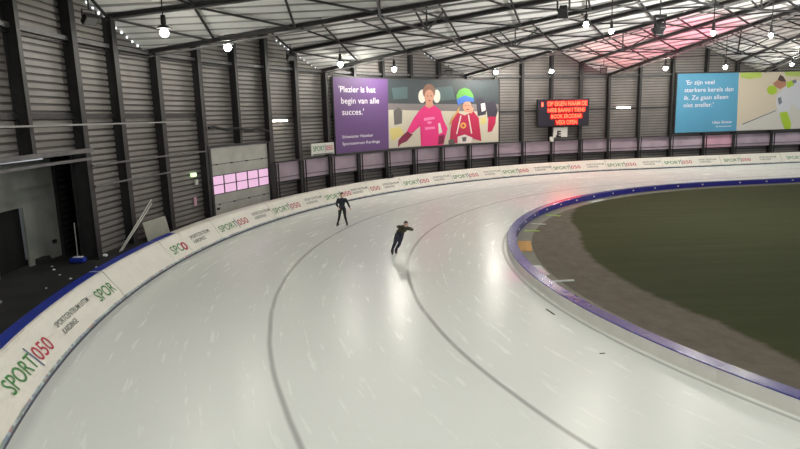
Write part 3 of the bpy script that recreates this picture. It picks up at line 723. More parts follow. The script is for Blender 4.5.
def logo(parent, start, v0=.40, cap=.33, w=2.75, kind='full'):
    """SPORT/050; start = metres along the boards of its left end"""
    s = arc_out(1.) if start > 0 else 1.
    surf = lambda u, v: face_pt(arc_out(start)-u*s, v)
    def part(nm, fn):
        mb = MB(); fn(mb); mb.build(nm, None, parent)
    if kind in ('full', 'SPOR', 'SPO'):
        wd = {'full': ('SPORT', .60*w), 'SPOR': ('SPOR', .48*w), 'SPO': ('SPO', .36*w)}[kind]
        part('lettering', lambda mb: put_text(mb, wd[0], 'txt_green', 0, v0, wd[1], cap, surf, .008))
    if kind == 'full':
        part('slash_mark', lambda mb: mb.add([surf(.625*w, v0-.10), surf(.645*w, v0-.10), surf(.615*w, v0+cap+.12), surf(.595*w, v0+cap+.12)], [(0, 1, 2, 3)], 'txt_blue'))
        part('lettering', lambda mb: put_text(mb, '050', 'txt_red', .655*w, v0, .345*w, cap, surf, .008))
    if kind == '50':
        part('lettering', lambda mb: put_text(mb, '050', 'txt_red', 0, v0, .37*w, cap, surf, .008))
    if kind == 'O':
        part('lettering', lambda mb: put_text(mb, '0', 'txt_red', 0, v0-.05, .42, cap, surf, .03))
def small(parent, start, w=1.75, v0=.42, cap=.16, l1='SPORTCENTRUM', l2='KARDINGE', w2=.62):
    s = arc_out(1.) if start > 0 else 1.
    surf = lambda u, v: face_pt(arc_out(start)-u*s, v)
    mb = MB(); put_text(mb, l1, 'txt_grey', 0, v0+.24, w, cap, surf, .004); put_text(mb, l2, 'txt_grey', .05, v0, w*w2, cap, surf, .004)
    mb.build('small_lettering', None, parent)

c = cushion(68.2, 62.45, True, 'white blue-topped cushion cut off by the lower left corner of the photo')
small(c, 65.2)
c = cushion(62.43, 52.35, True, 'long white blue-topped cushion with large SPORT 050 logo, beside the red crate')
logo(c, 59.95, w=2.7, cap=.37, v0=.40); small(c, 56.5, w=2.3, cap=.15, v0=.42, l1='SPORTCENTRUM UTTM', w2=.42); logo(c, 53.75, w=2.65, cap=.37, v0=.42, kind='SPOR')
c = cushion(52.32, 47.82, True, 'blank cream cushion with blue top and no lettering')
c = cushion(47.80, 46.12, True, 'short white cushion with blue top reading SPO with a red ring')
logo(c, 47.5, kind='SPO', cap=.36, v0=.38); logo(c, 46.62, kind='O', cap=.36)
c = cushion(46.10, 43.25, False, 'short white cushion with only the small grey lettering, left of the sectional door')
small(c, 45.6)
regular = [
 (43.22, 37.75, 43.0, 39.6, 'white SPORT 050 cushion below the left half of the big pink-paned door'),
 (37.73, 32.35, 37.6, 34.2, 'white SPORT 050 cushion just right of the big door with pink panes'),
 (32.33, 27.45, 32.15, 29.28, 'white SPORT 050 cushion partly hidden behind the skater in black'),
 (27.43, 23.80, 27.25, 25.8, 'white cushion with only red 050, right of the skater in black'),
 (23.78, 18.35, 23.6, 20.3, 'white SPORT 050 cushion beneath the girl in pink on the banner'),
 (18.33, 12.95, 18.2, 14.8, 'white SPORT 050 cushion beneath the far right end of the purple banner'),
 (12.93, 7.55, 12.8, 9.4, 'white SPORT 050 cushion next left of the one below the scoreboard'),
 (7.53, 2.05, 7.4, 4.0, 'white SPORT 050 cushion directly below the red scoreboard'),
 (2.03, -3.45, 1.9, -1.6, 'white SPORT 050 cushion below the tube light right of the scoreboard'),
 (-3.47, -9.35, -3.7, -7.2, 'white SPORT 050 cushion below the left part of the blue banner'),
 (-9.37, -15.65, -9.7, -13.4, 'white SPORT 050 cushion below the right end of the blue banner, by the pink-lit panel'),
 (-15.67, -21.9, -16.2, -19.6, 'white SPORT 050 cushion cut by the right edge of the photo, below the skater picture'),
 (-21.92, -28.0, -22.3, -25.8, 'white padded cushion beyond the right edge, next after the one under the skater picture'),
]
for hi, lo, l0, s0, lab in regular:
    c = cushion(hi, lo, False, lab)
    if 'only red' in lab: logo(c, l0, kind='50')
    else: logo(c, l0)
    small(c, s0)

# small dark bag and camera on the top of the boards
t = empty('black_bag', pt(26.3, R_OUT+.95, .945)); tag(t, 'black bag lying on the boards under the girl banner', 'bag')
mb = MB(); i = inward(26.3); tg = tang(26.3)
mb.box(pt(26.3, R_OUT+.9, 1.10), tg*.28, i*.13, (0, 0, .15)); mb.build('body', 'black_rubber', t, bevel=.05)
mb = MB(); mb.tube([pt(26.3, R_OUT+.9, 1.24)+tg*(.18*math.cos(x))+Vector((0, 0, .10*math.sin(x))) for x in [PI*k/8 for k in range(9)]], .018, 6); mb.build('handle', 'black_rubber', t)

# ------------------------------------------------------------------ low border of the infield: 2 m blocks
SEG = .095
ORD = ['first','second','third','fourth','fifth','sixth','seventh','eighth','ninth','tenth','eleventh','twelfth','thirteenth','fourteenth','fifteenth','sixteenth','seventeenth','eighteenth','nineteenth','twentieth','twenty-first','twenty-second','twenty-third','twenty-fourth','twenty-fifth','twenty-sixth','twenty-seventh','twenty-eighth','twenty-ninth','thirtieth','thirty-first','thirty-second','thirty-third','thirty-fourth','thirty-fifth','thirty-sixth','thirty-seventh','thirty-eighth']
def border_block(a1, a0, label):
    a1 -= .006; a0 += .006
    o0 = pt((a0+a1)/2, R_IN-.19); root = empty('rink_border_block', o0)
    tag(root, label, 'rink border', 'blue-topped blocks along the infield')
    n = 3; A = [a0+(a1-a0)*k/n for k in range(n+1)]
    def strip(prof, mat, nm, caps=True):
        mb = MB(); m = len(prof); vs = [pt(a, R_IN+o, z) for a in A for o, z in prof]
        fs = [(k*m+j, k*m+(j+1) % m, (k+1)*m+(j+1) % m, (k+1)*m+j) for k in range(n) for j in range(m)]
        fs += [tuple(range(m)), tuple(n*m+j for j in range(m-1, -1, -1))]
        mb.add(vs, fs); return mb.build(nm, mat, root)
    strip([(0, 0), (0, .31), (-.02, .315), (-.34, .315), (-.34, 0)], 'border_white', 'front_pad')
    strip([(.004, .312), (-.004, .335), (-.365, .335), (-.385, .32), (-.385, .02), (-.345, .02), (-.345, .312)], 'border_blue', 'blue_cap')
    mb = MB(); i = inward((a0+a1)/2); tg = tang((a0+a1)/2)
    mb.box(pt(a0+.1, R_IN-.40, .20), tg*.06, i*.012, (0, 0, .035)); mb.build('hand_grip', 'mat_white', root)
    mb = MB(); mb.add([pt(a0+.3, R_IN+.02, .03), pt(a1, R_IN+.02, .03), pt(a1, R_IN+.06, .0), pt(a0, R_IN+.06, .0)], [(0, 1, 2, 3)])
a_start = (PI*1.5 - 2.0 - PI/2)
seg_a = SEG*R_COL
# seams measured at theta = -2.825 (= 3.458 rad); count clockwise from the lower right corner
th = 3.458+2*SEG; k = 0
while True:
    a1 = (th-PI/2)*R_COL; a0 = (th-SEG-PI/2)*R_COL
    if a0 < 0: break
    lab = ('low rink border block, %s from the lower right corner of the photo' % ORD[max(0, k-1)]) if k >= 1 else 'low rink border block just outside the lower right corner of the photo'
    border_block(a1, a0, 'white %s' % lab if k < 11 else 'blue-backed %s' % lab)
    k += 1; th -= SEG
a1 = a0 + seg_a if a0 + seg_a < 2 else 0
a1 = (th-PI/2)*R_COL
a0 = -1.2; border_block(a1, a0, 'blue-backed low rink border block, %s from the lower right corner of the photo' % ORD[k-1]); k += 1
a = -1.2
while a > -17:
    border_block(a, a-2.05, 'blue-backed low rink border block on the far straight, %s after the bend ends' % ORD[int(round((-1.2-a)/2.05))]); a -= 2.05

# ------------------------------------------------------------------ small things on the strip inside the border
def flat_mat(name, P, d, w, l, mat, label, cat, z=.0, th=.03):
    mb = MB(); d = d.normalized(); s = Vector((-d.y, d.x, 0))
    mb.box(Vector((P.x, P.y, z+th/2)), d*l/2, s*w/2, (0, 0, th/2)); o = mb.build(name, mat, None, origin=(P.x, P.y, z), bevel=.008)
    return tag(o, label, cat)
def at_rt(theta, R): return (theta % (2*PI) - PI/2)*R_COL
def pos(theta, R): a = at_rt(theta, R); return pt(a, R), tang(a)
P, d = pos(2.83, 20.85); flat_mat('orange_mat', P, d, .55, 1.9, 'mat_orange', 'orange mat lying inside the blue-topped border at its left end', 'mat')
P, d = pos(2.67, 20.7); flat_mat('lime_strip', P, inward(at_rt(2.67, 20)), .12, .7, 'mat_lime', 'lime green strip lying nearest above the orange mat', 'strip')
P, d = pos(2.45, 20.6); flat_mat('lime_strip', P, inward(at_rt(2.45, 20)), .12, .8, 'mat_lime', 'lime green strip farther along the border, below the pink-lit blocks', 'strip')
P, d = pos(3.02, 20.8); flat_mat('white_board', P, d, .30, 1.3, 'mat_white', 'narrow white board lying just below the orange mat', 'board')
P, d = pos(3.09, 20.55); flat_mat('white_board', P, inward(at_rt(3.09, 20)), .14, .9, 'mat_white', 'thin white slat lying across the grey strip near the glossy part of the border', 'board')
P, d = pos(2.15, 20.75); flat_mat('pale_board', P, d, .35, 1.5, 'mat_white', 'pale board lying behind the far border right of the pink-lit blocks', 'board')
P, d = pos(2.58, 20.65); flat_mat('white_board', P, inward(at_rt(2.58, 20)), .10, .7, 'mat_white', 'thin white slat lying between the two lime green strips', 'board')
# scrap on the ice
P = back_pt = pt(at_rt(-3.06+2*PI, 0), 22.1); flat_mat('black_strap', P, tang(at_rt(-3.06+2*PI, 0)), .05, .5, 'black_rubber', 'short black strap lying on the ice beside the border', 'strap', th=.015)
P = Vector((4.55, 13.05, 0)); flat_mat('dark_scrap', P, Vector((1, .1, 0)), .04, .13, 'black_rubber', 'tiny dark scrap lying on the ice near the inner border', 'scrap', th=.01)

# ------------------------------------------------------------------ banners, sign, scoreboard
def bsurf(R, k=0): return lambda u, v: pt(-u, R-.001-.0035*k, v)       # u = -a so that reading runs left to right
def banner(name, a_hi, a_lo, z0, z1, label, cat, R=R_COL-.10):
    """bent solid board with a dark frame"""
    root = empty(name, pt((a_hi+a_lo)/2, R, z0)); tag(root, label, cat)
    mb = MB(); n = max(2, int((a_hi-a_lo)/.7)); A = [a_lo+(a_hi-a_lo)*k/n for k in range(n+1)]
    vs = [p for a in A for p in (pt(a, R, z0), pt(a, R, z1), pt(a, R+.06, z1), pt(a, R+.06, z0))]
    fs = [(k*4+j, k*4+(j+1) % 4, (k+1)*4+(j+1) % 4, (k+1)*4+j) for k in range(n) for j in range(4)]+[(0, 1, 2, 3), (n*4+3, n*4+2, n*4+1, n*4)]
    mb.add(vs, fs); mb.build('board', 'steel_grey', root)
    mb = MB()
    for k in range(n):
        for z in (z0, z1): mb.bar(pt(A[k], R-.01, z), pt(A[k+1], R-.01, z), .09, .09)
    for a in (a_lo, a_hi): mb.bar(pt(a, R-.01, z0-.05), pt(a, R-.01, z1+.05), .09, .09, up=(1, 0, 0))
    mb.build('frame', 'steel_dark', root)
    return root
RB = R_COL-.11
b1 = banner('advertising_banner', 29.95, 12.15, 2.86, 8.30, 'long banner with purple quote panel and picture of two children skating', 'banner')
mb = MB(); put_poly(mb, [(-29.88, 2.92), (-24.15, 2.92), (-24.15, 8.24), (-29.88, 8.24)], 'purple_print', bsurf(RB, 0)); mb.build('purple_panel', None, b1)
mb = MB()
for k, (m_, poly) in enumerate(P1):
    q = [(-a, min(8.24, max(2.92, z))) for a, z in poly]
    put_poly(mb, q, 'print_'+m_, bsurf(RB, 1+k*.35))
mb.build('printed_picture', None, b1)
mb = MB(); sf = bsurf(RB, 3)
put_text(mb, "'Plezier is het", 'txt_white', -29.35, 7.22, 3.85, .42, sf, .006)
put_text(mb, "begin van alle", 'txt_white', -29.15, 6.42, 4.0, .42, sf, .006)
put_text(mb, "succes.'", 'txt_white', -29.1, 5.62, 2.3, .42, sf, .006)
put_text(mb, "Schaatsster Hazelaar", 'txt_white', -29.2, 3.98, 3.3, .20, sf, .008)
put_text(mb, "Sportcentrum Kardinge", 'txt_white', -29.2, 3.48, 4.0, .20, sf, .008)
mb.build('lettering', None, b1)

b2 = banner('advertising_banner', -6.15, -27.3, 3.02, 8.68, 'long banner with blue quote panel and picture of a speed skater in white', 'banner')
mb = MB(); put_poly(mb, [(6.22, 3.08), (12.75, 3.08), (12.75, 8.62), (6.22, 8.62)], 'blue_print', bsurf(RB, 0), 3.); mb.build('blue_panel', None, b2)
mb = MB()
for k, (m_, poly) in enumerate(P2):
    q = [(min(27.2, -a), min(8.62, max(3.08, z))) for a, z in poly]
    try: put_poly(mb, q, 'print_'+m_, bsurf(RB, 1+k*.35), 3.)
    except Exception: pass
mb.build('printed_picture', None, b2)
mb = MB()
put_text(mb, "'Er zijn veel", 'txt_white', 7.1, 7.60, 2.95, .40, sf, .006)
put_text(mb, "sterkere kerels dan", 'txt_white', 7.0, 6.90, 5.1, .40, sf, .006)
put_text(mb, "ik. Ze gaan alleen", 'txt_white', 7.0, 6.18, 4.6, .40, sf, .006)
put_text(mb, "niet sneller.'", 'txt_white', 7.0, 5.48, 3.1, .40, sf, .006)
put_text(mb, "Ukje Ekster", 'txt_white', 10.1, 3.85, 2.1, .24, sf, .01)
put_text(mb, "Schaatsster", 'txt_white', 10.5, 3.50, 1.7, .14, sf, .004)
mb.build('lettering', None, b2)

# little SPORT 050 sign left of the purple banner
root = empty('rink_sign', pt(31.4, R_COL-.2, 2.95)); tag(root, 'small white SPORT 050 sign mounted left of the purple banner', 'sign')
mb = MB(); p, q = pt(32.6, R_COL-.2), pt(30.25, R_COL-.2); mb.box((p+q)/2+Vector((0, 0, 3.37)), (q-p)/2, inward(31.4)*.03, (0, 0, .40)); mb.build('board', 'white_plastic', root, bevel=.01)
d = (q-p).normalized(); sg = lambda u, v: p+d*u+inward(31.4)*.036+Vector((0, 0, v))
mb = MB(); put_text(mb, 'SPORT', 'txt_green', .18, 3.24, 1.18, .34, sg, .01); put_text(mb, '050', 'txt_red', 1.50, 3.24, .68, .34, sg, .01); mb.build('lettering', None, root)
mb = MB(); mb.add([sg(.1, 2.99), sg(2.2, 2.99), sg(2.2, 3.06), sg(.1, 3.06)], [(0, 1, 2, 3)], 'txt_grey'); mb.add([sg(1.38, 3.14), sg(1.42, 3.14), sg(1.46, 3.66), sg(1.42, 3.66)], [(0, 1, 2, 3)], 'txt_blue'); mb.build('printed_line', None, root)

# scoreboard
ah, al = 8.2, 2.8; R = R_COL-.45
p, q = pt(ah, R), pt(al, R); d = (q-p).normalized(); nrm = Vector((-d.y, d.x, 0)); nrm = nrm if nrm.dot(inward(5)) > 0 else -nrm; L = (q-p).length
root = empty('scoreboard', (p+q)/2+Vector((0, 0, 4.08))); tag(root, 'black electronic scoreboard showing four rows of red text', 'scoreboard')
mb = MB(); mb.box((p+q)/2-nrm*.15+Vector((0, 0, 5.32)), d*L/2, nrm*.14, (0, 0, 1.24)); mb.build('housing', 'black_plastic', root, bevel=.02)
sc = lambda k: (lambda u, v: p+d*u+nrm*(.0+k)+Vector((0, 0, v)))
mb = MB(); s0 = sc(.002); mb.add([s0(.08, 4.14), s0(L-.08, 4.14), s0(L-.08, 6.50), s0(.08, 6.50)], [(0, 1, 2, 3)]); mb.build('screen', 'led_panel', root)
mb = MB(); s0 = sc(.012)
def lit(u0, u1, z0, z1): mb.add([s0(u0, z0), s0(u1, z0), s0(u1, z1), s0(u0, z1)], [(0, 1, 2, 3)])
lit(.85, 5.15, 5.86, 6.46); lit(.95, 4.95, 5.30, 5.84); lit(1.2, 4.7, 4.72, 5.28); lit(1.7, 4.2, 4.16, 4.70)
mb.build('lit_rows', 'led_back', root)
mb = MB(); s0 = sc(.022)
for txt, u, z, w, h in (('1', .35, 5.92, .16, .34), ('OP EIGEN NAAM DE', .95, 5.94, 4.1, .38), ('NIEB BAANI I TIENS', 1.0, 5.38, 3.85, .34), ('BOOK ERODEAR', 1.35, 4.82, 3.2, .34), ('VEDI OPEN', 1.85, 4.26, 2.2, .36)):
    put_text(mb, txt, 'led_red', u, z, w, h, s0, .012)
mb.build('lettering', None, root)
mb = MB()
for u in (.2, L-.2):
    for z in (4.5, 6.1): mb.box(p+d*u-nrm*.40+Vector((0, 0, z)), d*.04, nrm*.14, (0, 0, .04))
mb.build('mounting_bracket', 'steel_grey', root)
# white box with black figure under it
p, q = pt(6.35, R_COL-.25), pt(4.9, R_COL-.25); d2_ = (q-p).normalized(); n2 = inward(5.6)
root = empty('white_display_box', (p+q)/2+Vector((0, 0, 3.06))); tag(root, 'white box with a black E-shaped figure hanging under the red scoreboard', 'box')
mb = MB(); mb.box((p+q)/2-n2*.1+Vector((0, 0, 3.53)), (q-p)/2, n2*.1, (0, 0, .46)); mb.build('case', 'white_plastic', root, bevel=.015)
s0 = lambda u, v: p+d2_*u+n2*.008+Vector((0, 0, v)); mb = MB(); put_text(mb, 'E', 'txt_black', .34, 3.12, .42, .52, s0, .05)
mb.add([s0(.22, 3.10), s0(.40, 3.10), s0(.40, 3.26), s0(.22, 3.26)], [(0, 1, 2, 3)], 'txt_black'); mb.build('printed_mark', None, root)
mb = MB(); mb.box(pt(6.55, R_COL-.2, 2.92), tang(6.5)*.16, inward(6.5)*.12, (0, 0, .22)); o = mb.build('junction_box', 'white_plastic', None, origin=pt(6.55, R_COL-.2, 2.7), bevel=.02)
tag(o, 'small pale junction box on the shelf at the lower left of the white display box', 'junction box')
# ------------------------------------------------------------------ hanging lamps
def hang_lamp(P, z, label, group, glow='lamp_glow', r=.16, size=1., cap=.30):
    x, y = P; root = empty('hanging_lamp', (x, y, z)); tag(root, label, 'lamp', group)
    mb = MB(); mb.lathe([(.04, .62), (.09, .60), (.10, .30), (.075, .26), (.12, .24), (cap, .13), (cap-.015, .115), (.06, .18)], (x, y, z), 18)
    for i, v in enumerate(mb.v): mb.v[i] = Vector((x, y, z))+(v-Vector((x, y, z)))*size
    mb.build('reflector', 'black_plastic', root, smooth=True)
    mb = MB(); mb.lathe([(.02, r*.98), (r*.5, r*.85), (r*.86, r*.5), (r, 0), (r*.86, -r*.5), (r*.5, -r*.86), (.02, -r)], (x, y, z-.03*size), 14); mb.build('bulb', glow, root, smooth=True)
    top = roof_z((x, y))-.05
    mb = MB(); mb.tube([(x, y, z+.58*size), (x, y, top)], .022, 6); mb.build('cable', 'black_rubber', root)
    return root
G1, G2, G3 = 'lamps hanging along the outer wall', 'lamps hanging above the infield', 'lamps hanging over the track behind the viewpoint'
for P, z, lab, gl in [
  ((-8.6, 23.5), 8.8, 'lit round lamp hanging on a long cable at upper left, leftmost lit lamp', 'lamp_glow_left'),
  ((-7.7, 28.8), 8.8, 'lit round lamp hanging left of the big door, second lit lamp from the left', 'lamp_glow_left'),
  ((-3.5, 39.5), 8.8, 'lit round lamp hanging over the purple quote panel', 'lamp_glow_left'),
  ((-.1, 45.0), 8.8, 'lit round lamp hanging over the left part of the children picture', 'lamp_glow'),
  ((8.3, 51.5), 8.8, 'lit yellowish lamp hanging over the right end of the purple banner', 'lamp_glow'),
  ((13.1, 52.2), 8.8, 'lit yellowish lamp hanging above and left of the red scoreboard', 'lamp_glow'),
  ((22.8, 52.4), 8.8, 'starry bright lamp hanging just left of the blue banner', 'lamp_glow'),
  ((28.4, 53.4), 8.8, 'starry bright lamp hanging above the blue quote panel', 'lamp_glow')]:
    hang_lamp(P, z, lab, G1, gl)
hang_lamp((34.0, 53.2), 8.85, 'dark-capped small lamp above the picture of the white skater', G1, 'lamp_glow', .12, .8)
hang_lamp((9.3, 26.9), 8.8, 'small lit lamp left of the pink-lit roof, lower one of a pair', G2, 'lamp_glow_in', .10, .65, .12)
hang_lamp((7.5, 24.6), 8.8, 'small lit lamp left of the pink-lit roof, upper one of a pair', G2, 'lamp_glow_in', .10, .65, .12)
hang_lamp((14.6, 28.7), 8.8, 'small dark-capped lamp hanging right of the black spotlight over the infield', G2, 'lamp_glow_spot', .09, .75, .2)
hang_lamp((18.1, 30.1), 8.8, 'small dark-capped lamp hanging at upper right over the infield', G2, 'lamp_glow_spot', .09, .75, .2)
# the same lamps go on around the rest of the rink, outside the picture
for a in (62., 72., 82., 92., 102., 112.):
    for R in (30.5, 23.5):
        p = ptl(a, R); hang_lamp((p.x, p.y), 9.4, 'lit round lamp over the part of the track behind the viewpoint', G3, 'lamp_glow_near' if R > 25 else 'lamp_glow_left', cap=.15)
for a in (-24., -32.):
    p = pt(a, 28.); hang_lamp((p.x, p.y), 9.2, 'lit round lamp over the far straight beyond the right edge', 'lamps over the far straight', 'lamp_glow')

def flood(P, aim, label):
    root = empty('floodlight', P); tag(root, label, 'floodlight', 'floodlights under the roof edge')
    P = Vector(P); d = (Vector(aim)-P).normalized(); x = d.cross(Vector((0, 0, 1))).normalized(); y = x.cross(d)
    mb = MB(); mb.box(P, d*.10, x*.26, y*.20); mb.box(P-d*.16, d*.08, x*.14, y*.12); mb.build('housing', 'black_plastic', root, bevel=.015)
    mb = MB(); mb.box(P+d*.108, d*.008, x*.22, y*.16); mb.build('lens', 'lens_glass', root)
    mb = MB()
    for s in (-1, 1): mb.bar(P+x*.28*s-y*.02, P+x*.28*s+Vector((0, 0, .34)), .03, .05)
    mb.bar(P-x*.29+Vector((0, 0, .34)), P+x*.29+Vector((0, 0, .34)), .05, .03)
    mb.bar(P+Vector((0, 0, .34)), (P.x, P.y, max(P.z+.36, min(P.z+.9, roof_z(P)-.36))), .05, .05); mb.build('bracket', 'steel_dark', root)
flood(pt(50.9, 37.2, 9.35), pt(56, 30, 0), 'black floodlight beside the dotted light seam at top left')
flood(pt(34.5, 37.0, 9.25), pt(40, 28, 0), 'small black floodlight above the wall tube light, left of the purple banner')
flood(pt(17.9, 37.0, 8.85), pt(30, 28, 0), 'small black floodlight above the children picture')
flood(Vector((18.1, 54.0, 8.85)), Vector((14, 35, 0)), 'small black floodlight right of the scoreboard under the roof')

def moving_head(P, aim, label):
    root = empty('stage_spotlight', P); tag(root, label, 'spotlight', 'black spotlights above the infield')
    P = Vector(P); d = (Vector(aim)-P).normalized(); x = d.cross(Vector((0, 0, 1))).normalized(); y = x.cross(d)
    mb = MB(); mb.box(P-d*.20, d*.2, x*.17, y*.17); mb.box(P-d*.0, d*.06, x*.22, y*.22); mb.build('housing', 'black_plastic', root, bevel=.03)
    mb = MB()
    for s in (-1, 1):
        mb.bar(P-d*.2+x*.26*s, Vector((P.x, P.y, P.z+.5))+x*.26*s-d*.2, .04, .08)
    mb.box(Vector((P.x, P.y, P.z+.5))-d*.2, x*.3, Vector((0, 1, 0))*.12, (0, 0, .06)); mb.build('bracket', 'black_plastic', root)
    t = Vector((P.x, P.y, P.z+.5))-d*.2
    mb = MB(); mb.tube([t, (t.x, t.y, roof_z(t)-.05)], .025, 6); mb.build('cable', 'black_rubber', root)
    return d
def spot(P, aim, energy, angle, col, blend=.5, size=.08):
    l = bpy.data.lights.new('spot_beam', 'SPOT'); l.energy = energy; l.spot_size = math.radians(angle); l.spot_blend = blend; l.color = col; l.shadow_soft_size = size
    o = bpy.data.objects.new('spot_beam', l); COL.objects.link(o); o.location = P
    o.rotation_euler = (Vector(aim)-Vector(P)).to_track_quat('-Z', 'Y').to_euler(); return o
SP1 = Vector((11.6, 27.7, 8.8)); T1 = pt(at_rt(2.25, 0), 23.0, .0)
d = moving_head(SP1, T1, 'black spotlight hanging in front of the pink-lit roof')
spot(SP1+d*.3, T1, 500, 24, (1., .02, .25), .25)  # pink beam added to this fixture for the glow on the ice
SP2 = Vector((7.55, 28.2, 9.75)); T2 = pt(at_rt(3.03, 0), 21.35, .33)
d = moving_head(SP2, T2, 'black spotlight close under the roof girder at top centre')
spot(SP2+d*.3, T2, 1100, 7, (1., .1, .45), .5)  # narrow pink beam added to tint a patch of the border
# unseen pink uplight added on the infield to tint the roof
UP = Vector((22.5, 19.5, .12)); root = empty('added_uplight', (UP.x, UP.y, 0)); tag(root, 'unseen low dark uplight added on the infield to tint the roof', 'lamp')
mb = MB(); mb.lathe([(.10, .0), (.12, .02), (.12, .10), (.10, .12), (.08, .12), (.07, .07)], (UP.x, UP.y, 0), 14); mb.build('housing', 'black_plastic', root)
TU = pt(2.2, 27.4, 10.9)
spot(UP+Vector((0, 0, .12)), TU, 26000, 18, (1., .04, .22), .9, .1)
UP2 = Vector((24.5, 22.5, .16)); root = empty('added_uplight', (UP2.x, UP2.y, 0)); tag(root, 'unseen wide white uplight added mid-infield to brighten the roof', 'lamp')  # added fill light, out of view, to brighten the roof deck
mb = MB(); mb.lathe([(.16, .0), (.18, .02), (.18, .14), (.16, .16), (.13, .16), (.12, .08)], (UP2.x, UP2.y, 0), 16); mb.build('housing', 'black_plastic', root)
spot(UP2+Vector((0, 0, .12)), Vector((12.5, 39, 19.5)), 13500, 82, (1., .97, .92), 1., .14)

def tube_light(a, z, label, half=.72):
    root = empty('wall_tube_light', pt(a, R_CLAD-.2, z)); tag(root, label, 'tube light', 'tube lights on the wall')
    c = pt(a, R_CLAD-.16, z); t = tang(a); i = inward(a)
    mb = MB(); mb.box(c, t*half, i*.05, (0, 0, .06)); mb.build('housing', 'white_plastic', root)
    mb = MB(); mb.tube([c+i*.09-t*(half-.04), c+i*.09+t*(half-.04)], .045, 8); mb.build('tube', 'tube_glow', root)
tube_light(35.0, 5.36, 'short lit tube light on the ribbed wall between the big door and the purple banner')
tube_light(-1.05, 5.62, 'short lit tube light on the ribbed wall right of the scoreboard')

# emergency light and boxes beside the big door
mb = MB(); mb.box(pt(43.15, R_CLAD-.13, 2.74), tang(43.5)*.20, inward(43.5)*.05, (0, 0, .10)); o = mb.build('emergency_light', 'green_glow', None, origin=pt(43.15, R_CLAD-.13, 2.64)); tag(o, 'small greenish emergency light glowing left of the big door', 'emergency light')
mb = MB(); mb.box(pt(42.95, R_CLAD-.13, 2.33), tang(43.5)*.10, inward(43.5)*.05, (0, 0, .13)); o = mb.build('notice_plate', 'white_plastic', None, origin=pt(42.95, R_CLAD-.13, 2.20)); tag(o, 'small white notice plate under the greenish emergency light', 'plate')
mb = MB(); mb.box(pt(43.2, R_CLAD-.13, 1.35), tang(43.5)*.08, inward(43.5)*.04, (0, 0, .22))
o = mb.build('call_point', 'lilac_lit', None, origin=pt(43.2, R_CLAD-.13, 1.13)); tag(o, 'narrow pale pink notice low on the wall left of the big door', 'notice')
# cable tray and dark wiring over the big door
tr = MB(); tr.tube([pt(42.2-k*.55, R_COL-.12, 5.12-.03*k+.06*math.sin(k*1.7)) for k in range(11)], .07, 8); o = tr.build('cable_bundle', 'black_rubber', None, origin=pt(39.4, R_COL-.12, 4.9)); tag(o, 'dark bundle of cables running along the wall above the big door', 'cable')

# things on the floor behind the boards at the left
BZ = FLOOR_Z
def leaning_board():
    p, q = pt(48.35, R_COL-.25, BZ), pt(46.5, R_COL-.25, BZ); i = inward(47.4)
    mb = MB(); up = (Vector((0, 0, .84))-i*.18); mb.box((p+q)/2+up/2+Vector((0,0,.01)), (q-p)/2, i*.02, up/2)
    o = mb.build('leaning_board', 'panel_board', None, origin=(p+q)/2, bevel=.008); tag(o, 'pale greenish panel leaning on the dark wall behind the blank cushion', 'panel')
leaning_board()
for k, (dx, lab) in enumerate(((0, 'thin pale pole on the dark wall left of the pale panel, upper of two'), (.16, 'thin pale pole on the dark wall left of the pale panel, lower of two'))):
    p = pt(50.5-dx, R_COL-.2, BZ+.03); q = pt(47.5, R_COL-.10, 2.05-dx*1.0)
    mb = MB(); mb.tube([p, q], .026, 8, 'white_plastic'); mb.tube([p, p+(q-p)*.03], .024, 8, 'black_rubber'); o = mb.build('leaning_pole', None, None, origin=p, smooth=True); tag(o, lab, 'pole')
P = Vector((-12.3, 22.45, BZ)); root = empty('floor_squeegee', P); tag(root, 'blue floor wiper with upright handle standing by the dark column', 'floor wiper')
mb = MB(); mb.box(P+Vector((0, 0, .12)), (.27, 0, 0), (0, .16, 0), (0, 0, .09)); mb.build('head', 'vinyl_blue', root, bevel=.04)
mb = MB(); mb.box(P+Vector((.02, -.02, .23)), (.17, .0, 0), (0, .08, 0), (0, 0, .02)); mb.build('snow_crust', 'snow_bits', root, bevel=.015)
mb = MB(); mb.box(P+Vector((0, 0, .02)), (.29, 0, 0), (0, .05, 0), (0, 0, .02)); mb.build('rubber_lip', 'black_rubber', root)
mb = MB(); mb.tube([P+Vector((0, 0, .2)), P+Vector((-.12, .25, 1.5))], .02, 8); mb.build('handle', 'steel_pale', root)
P = Vector((-9.35, 12.15, BZ)); root = empty('red_crate', P); tag(root, 'red crate cut off by the left edge, behind the blue-topped cushion', 'crate')
mb = MB(); mb.box(P+Vector((-.25, 0, .17)), (.4, 0, 0), (0, .28, 0), (0, 0, .17)); mb.build('body', 'red_vinyl', root, bevel=.03)
mb = MB(); mb.box(P+Vector((-.25, 0, .36)), (.43, 0, 0), (0, .31, 0), (0, 0, .025)); mb.build('rim', 'red_vinyl', root, bevel=.015)
for P, s, lab in ((Vector((-12.6, 16.9, BZ)), 1., 'dark grey folded mat on the dark floor at the left edge'), (Vector((-14.1, 22.6, BZ)), .8, 'dark reddish folded sheet on the floor in front of the roller door')):
    mb = MB()
    for k in range(3): mb.box(P+Vector((.04*k, -.03*k, .04+.075*k)), (.7*s-.05*k, .1, 0), (-.06, .42*s-.03*k, 0), (0, 0, .034))
    o = mb.build('folded_mat', 'roller_grey' if s == 1. else 'black_rubber', None, origin=P, bevel=.02); tag(o, lab, 'folded mat')
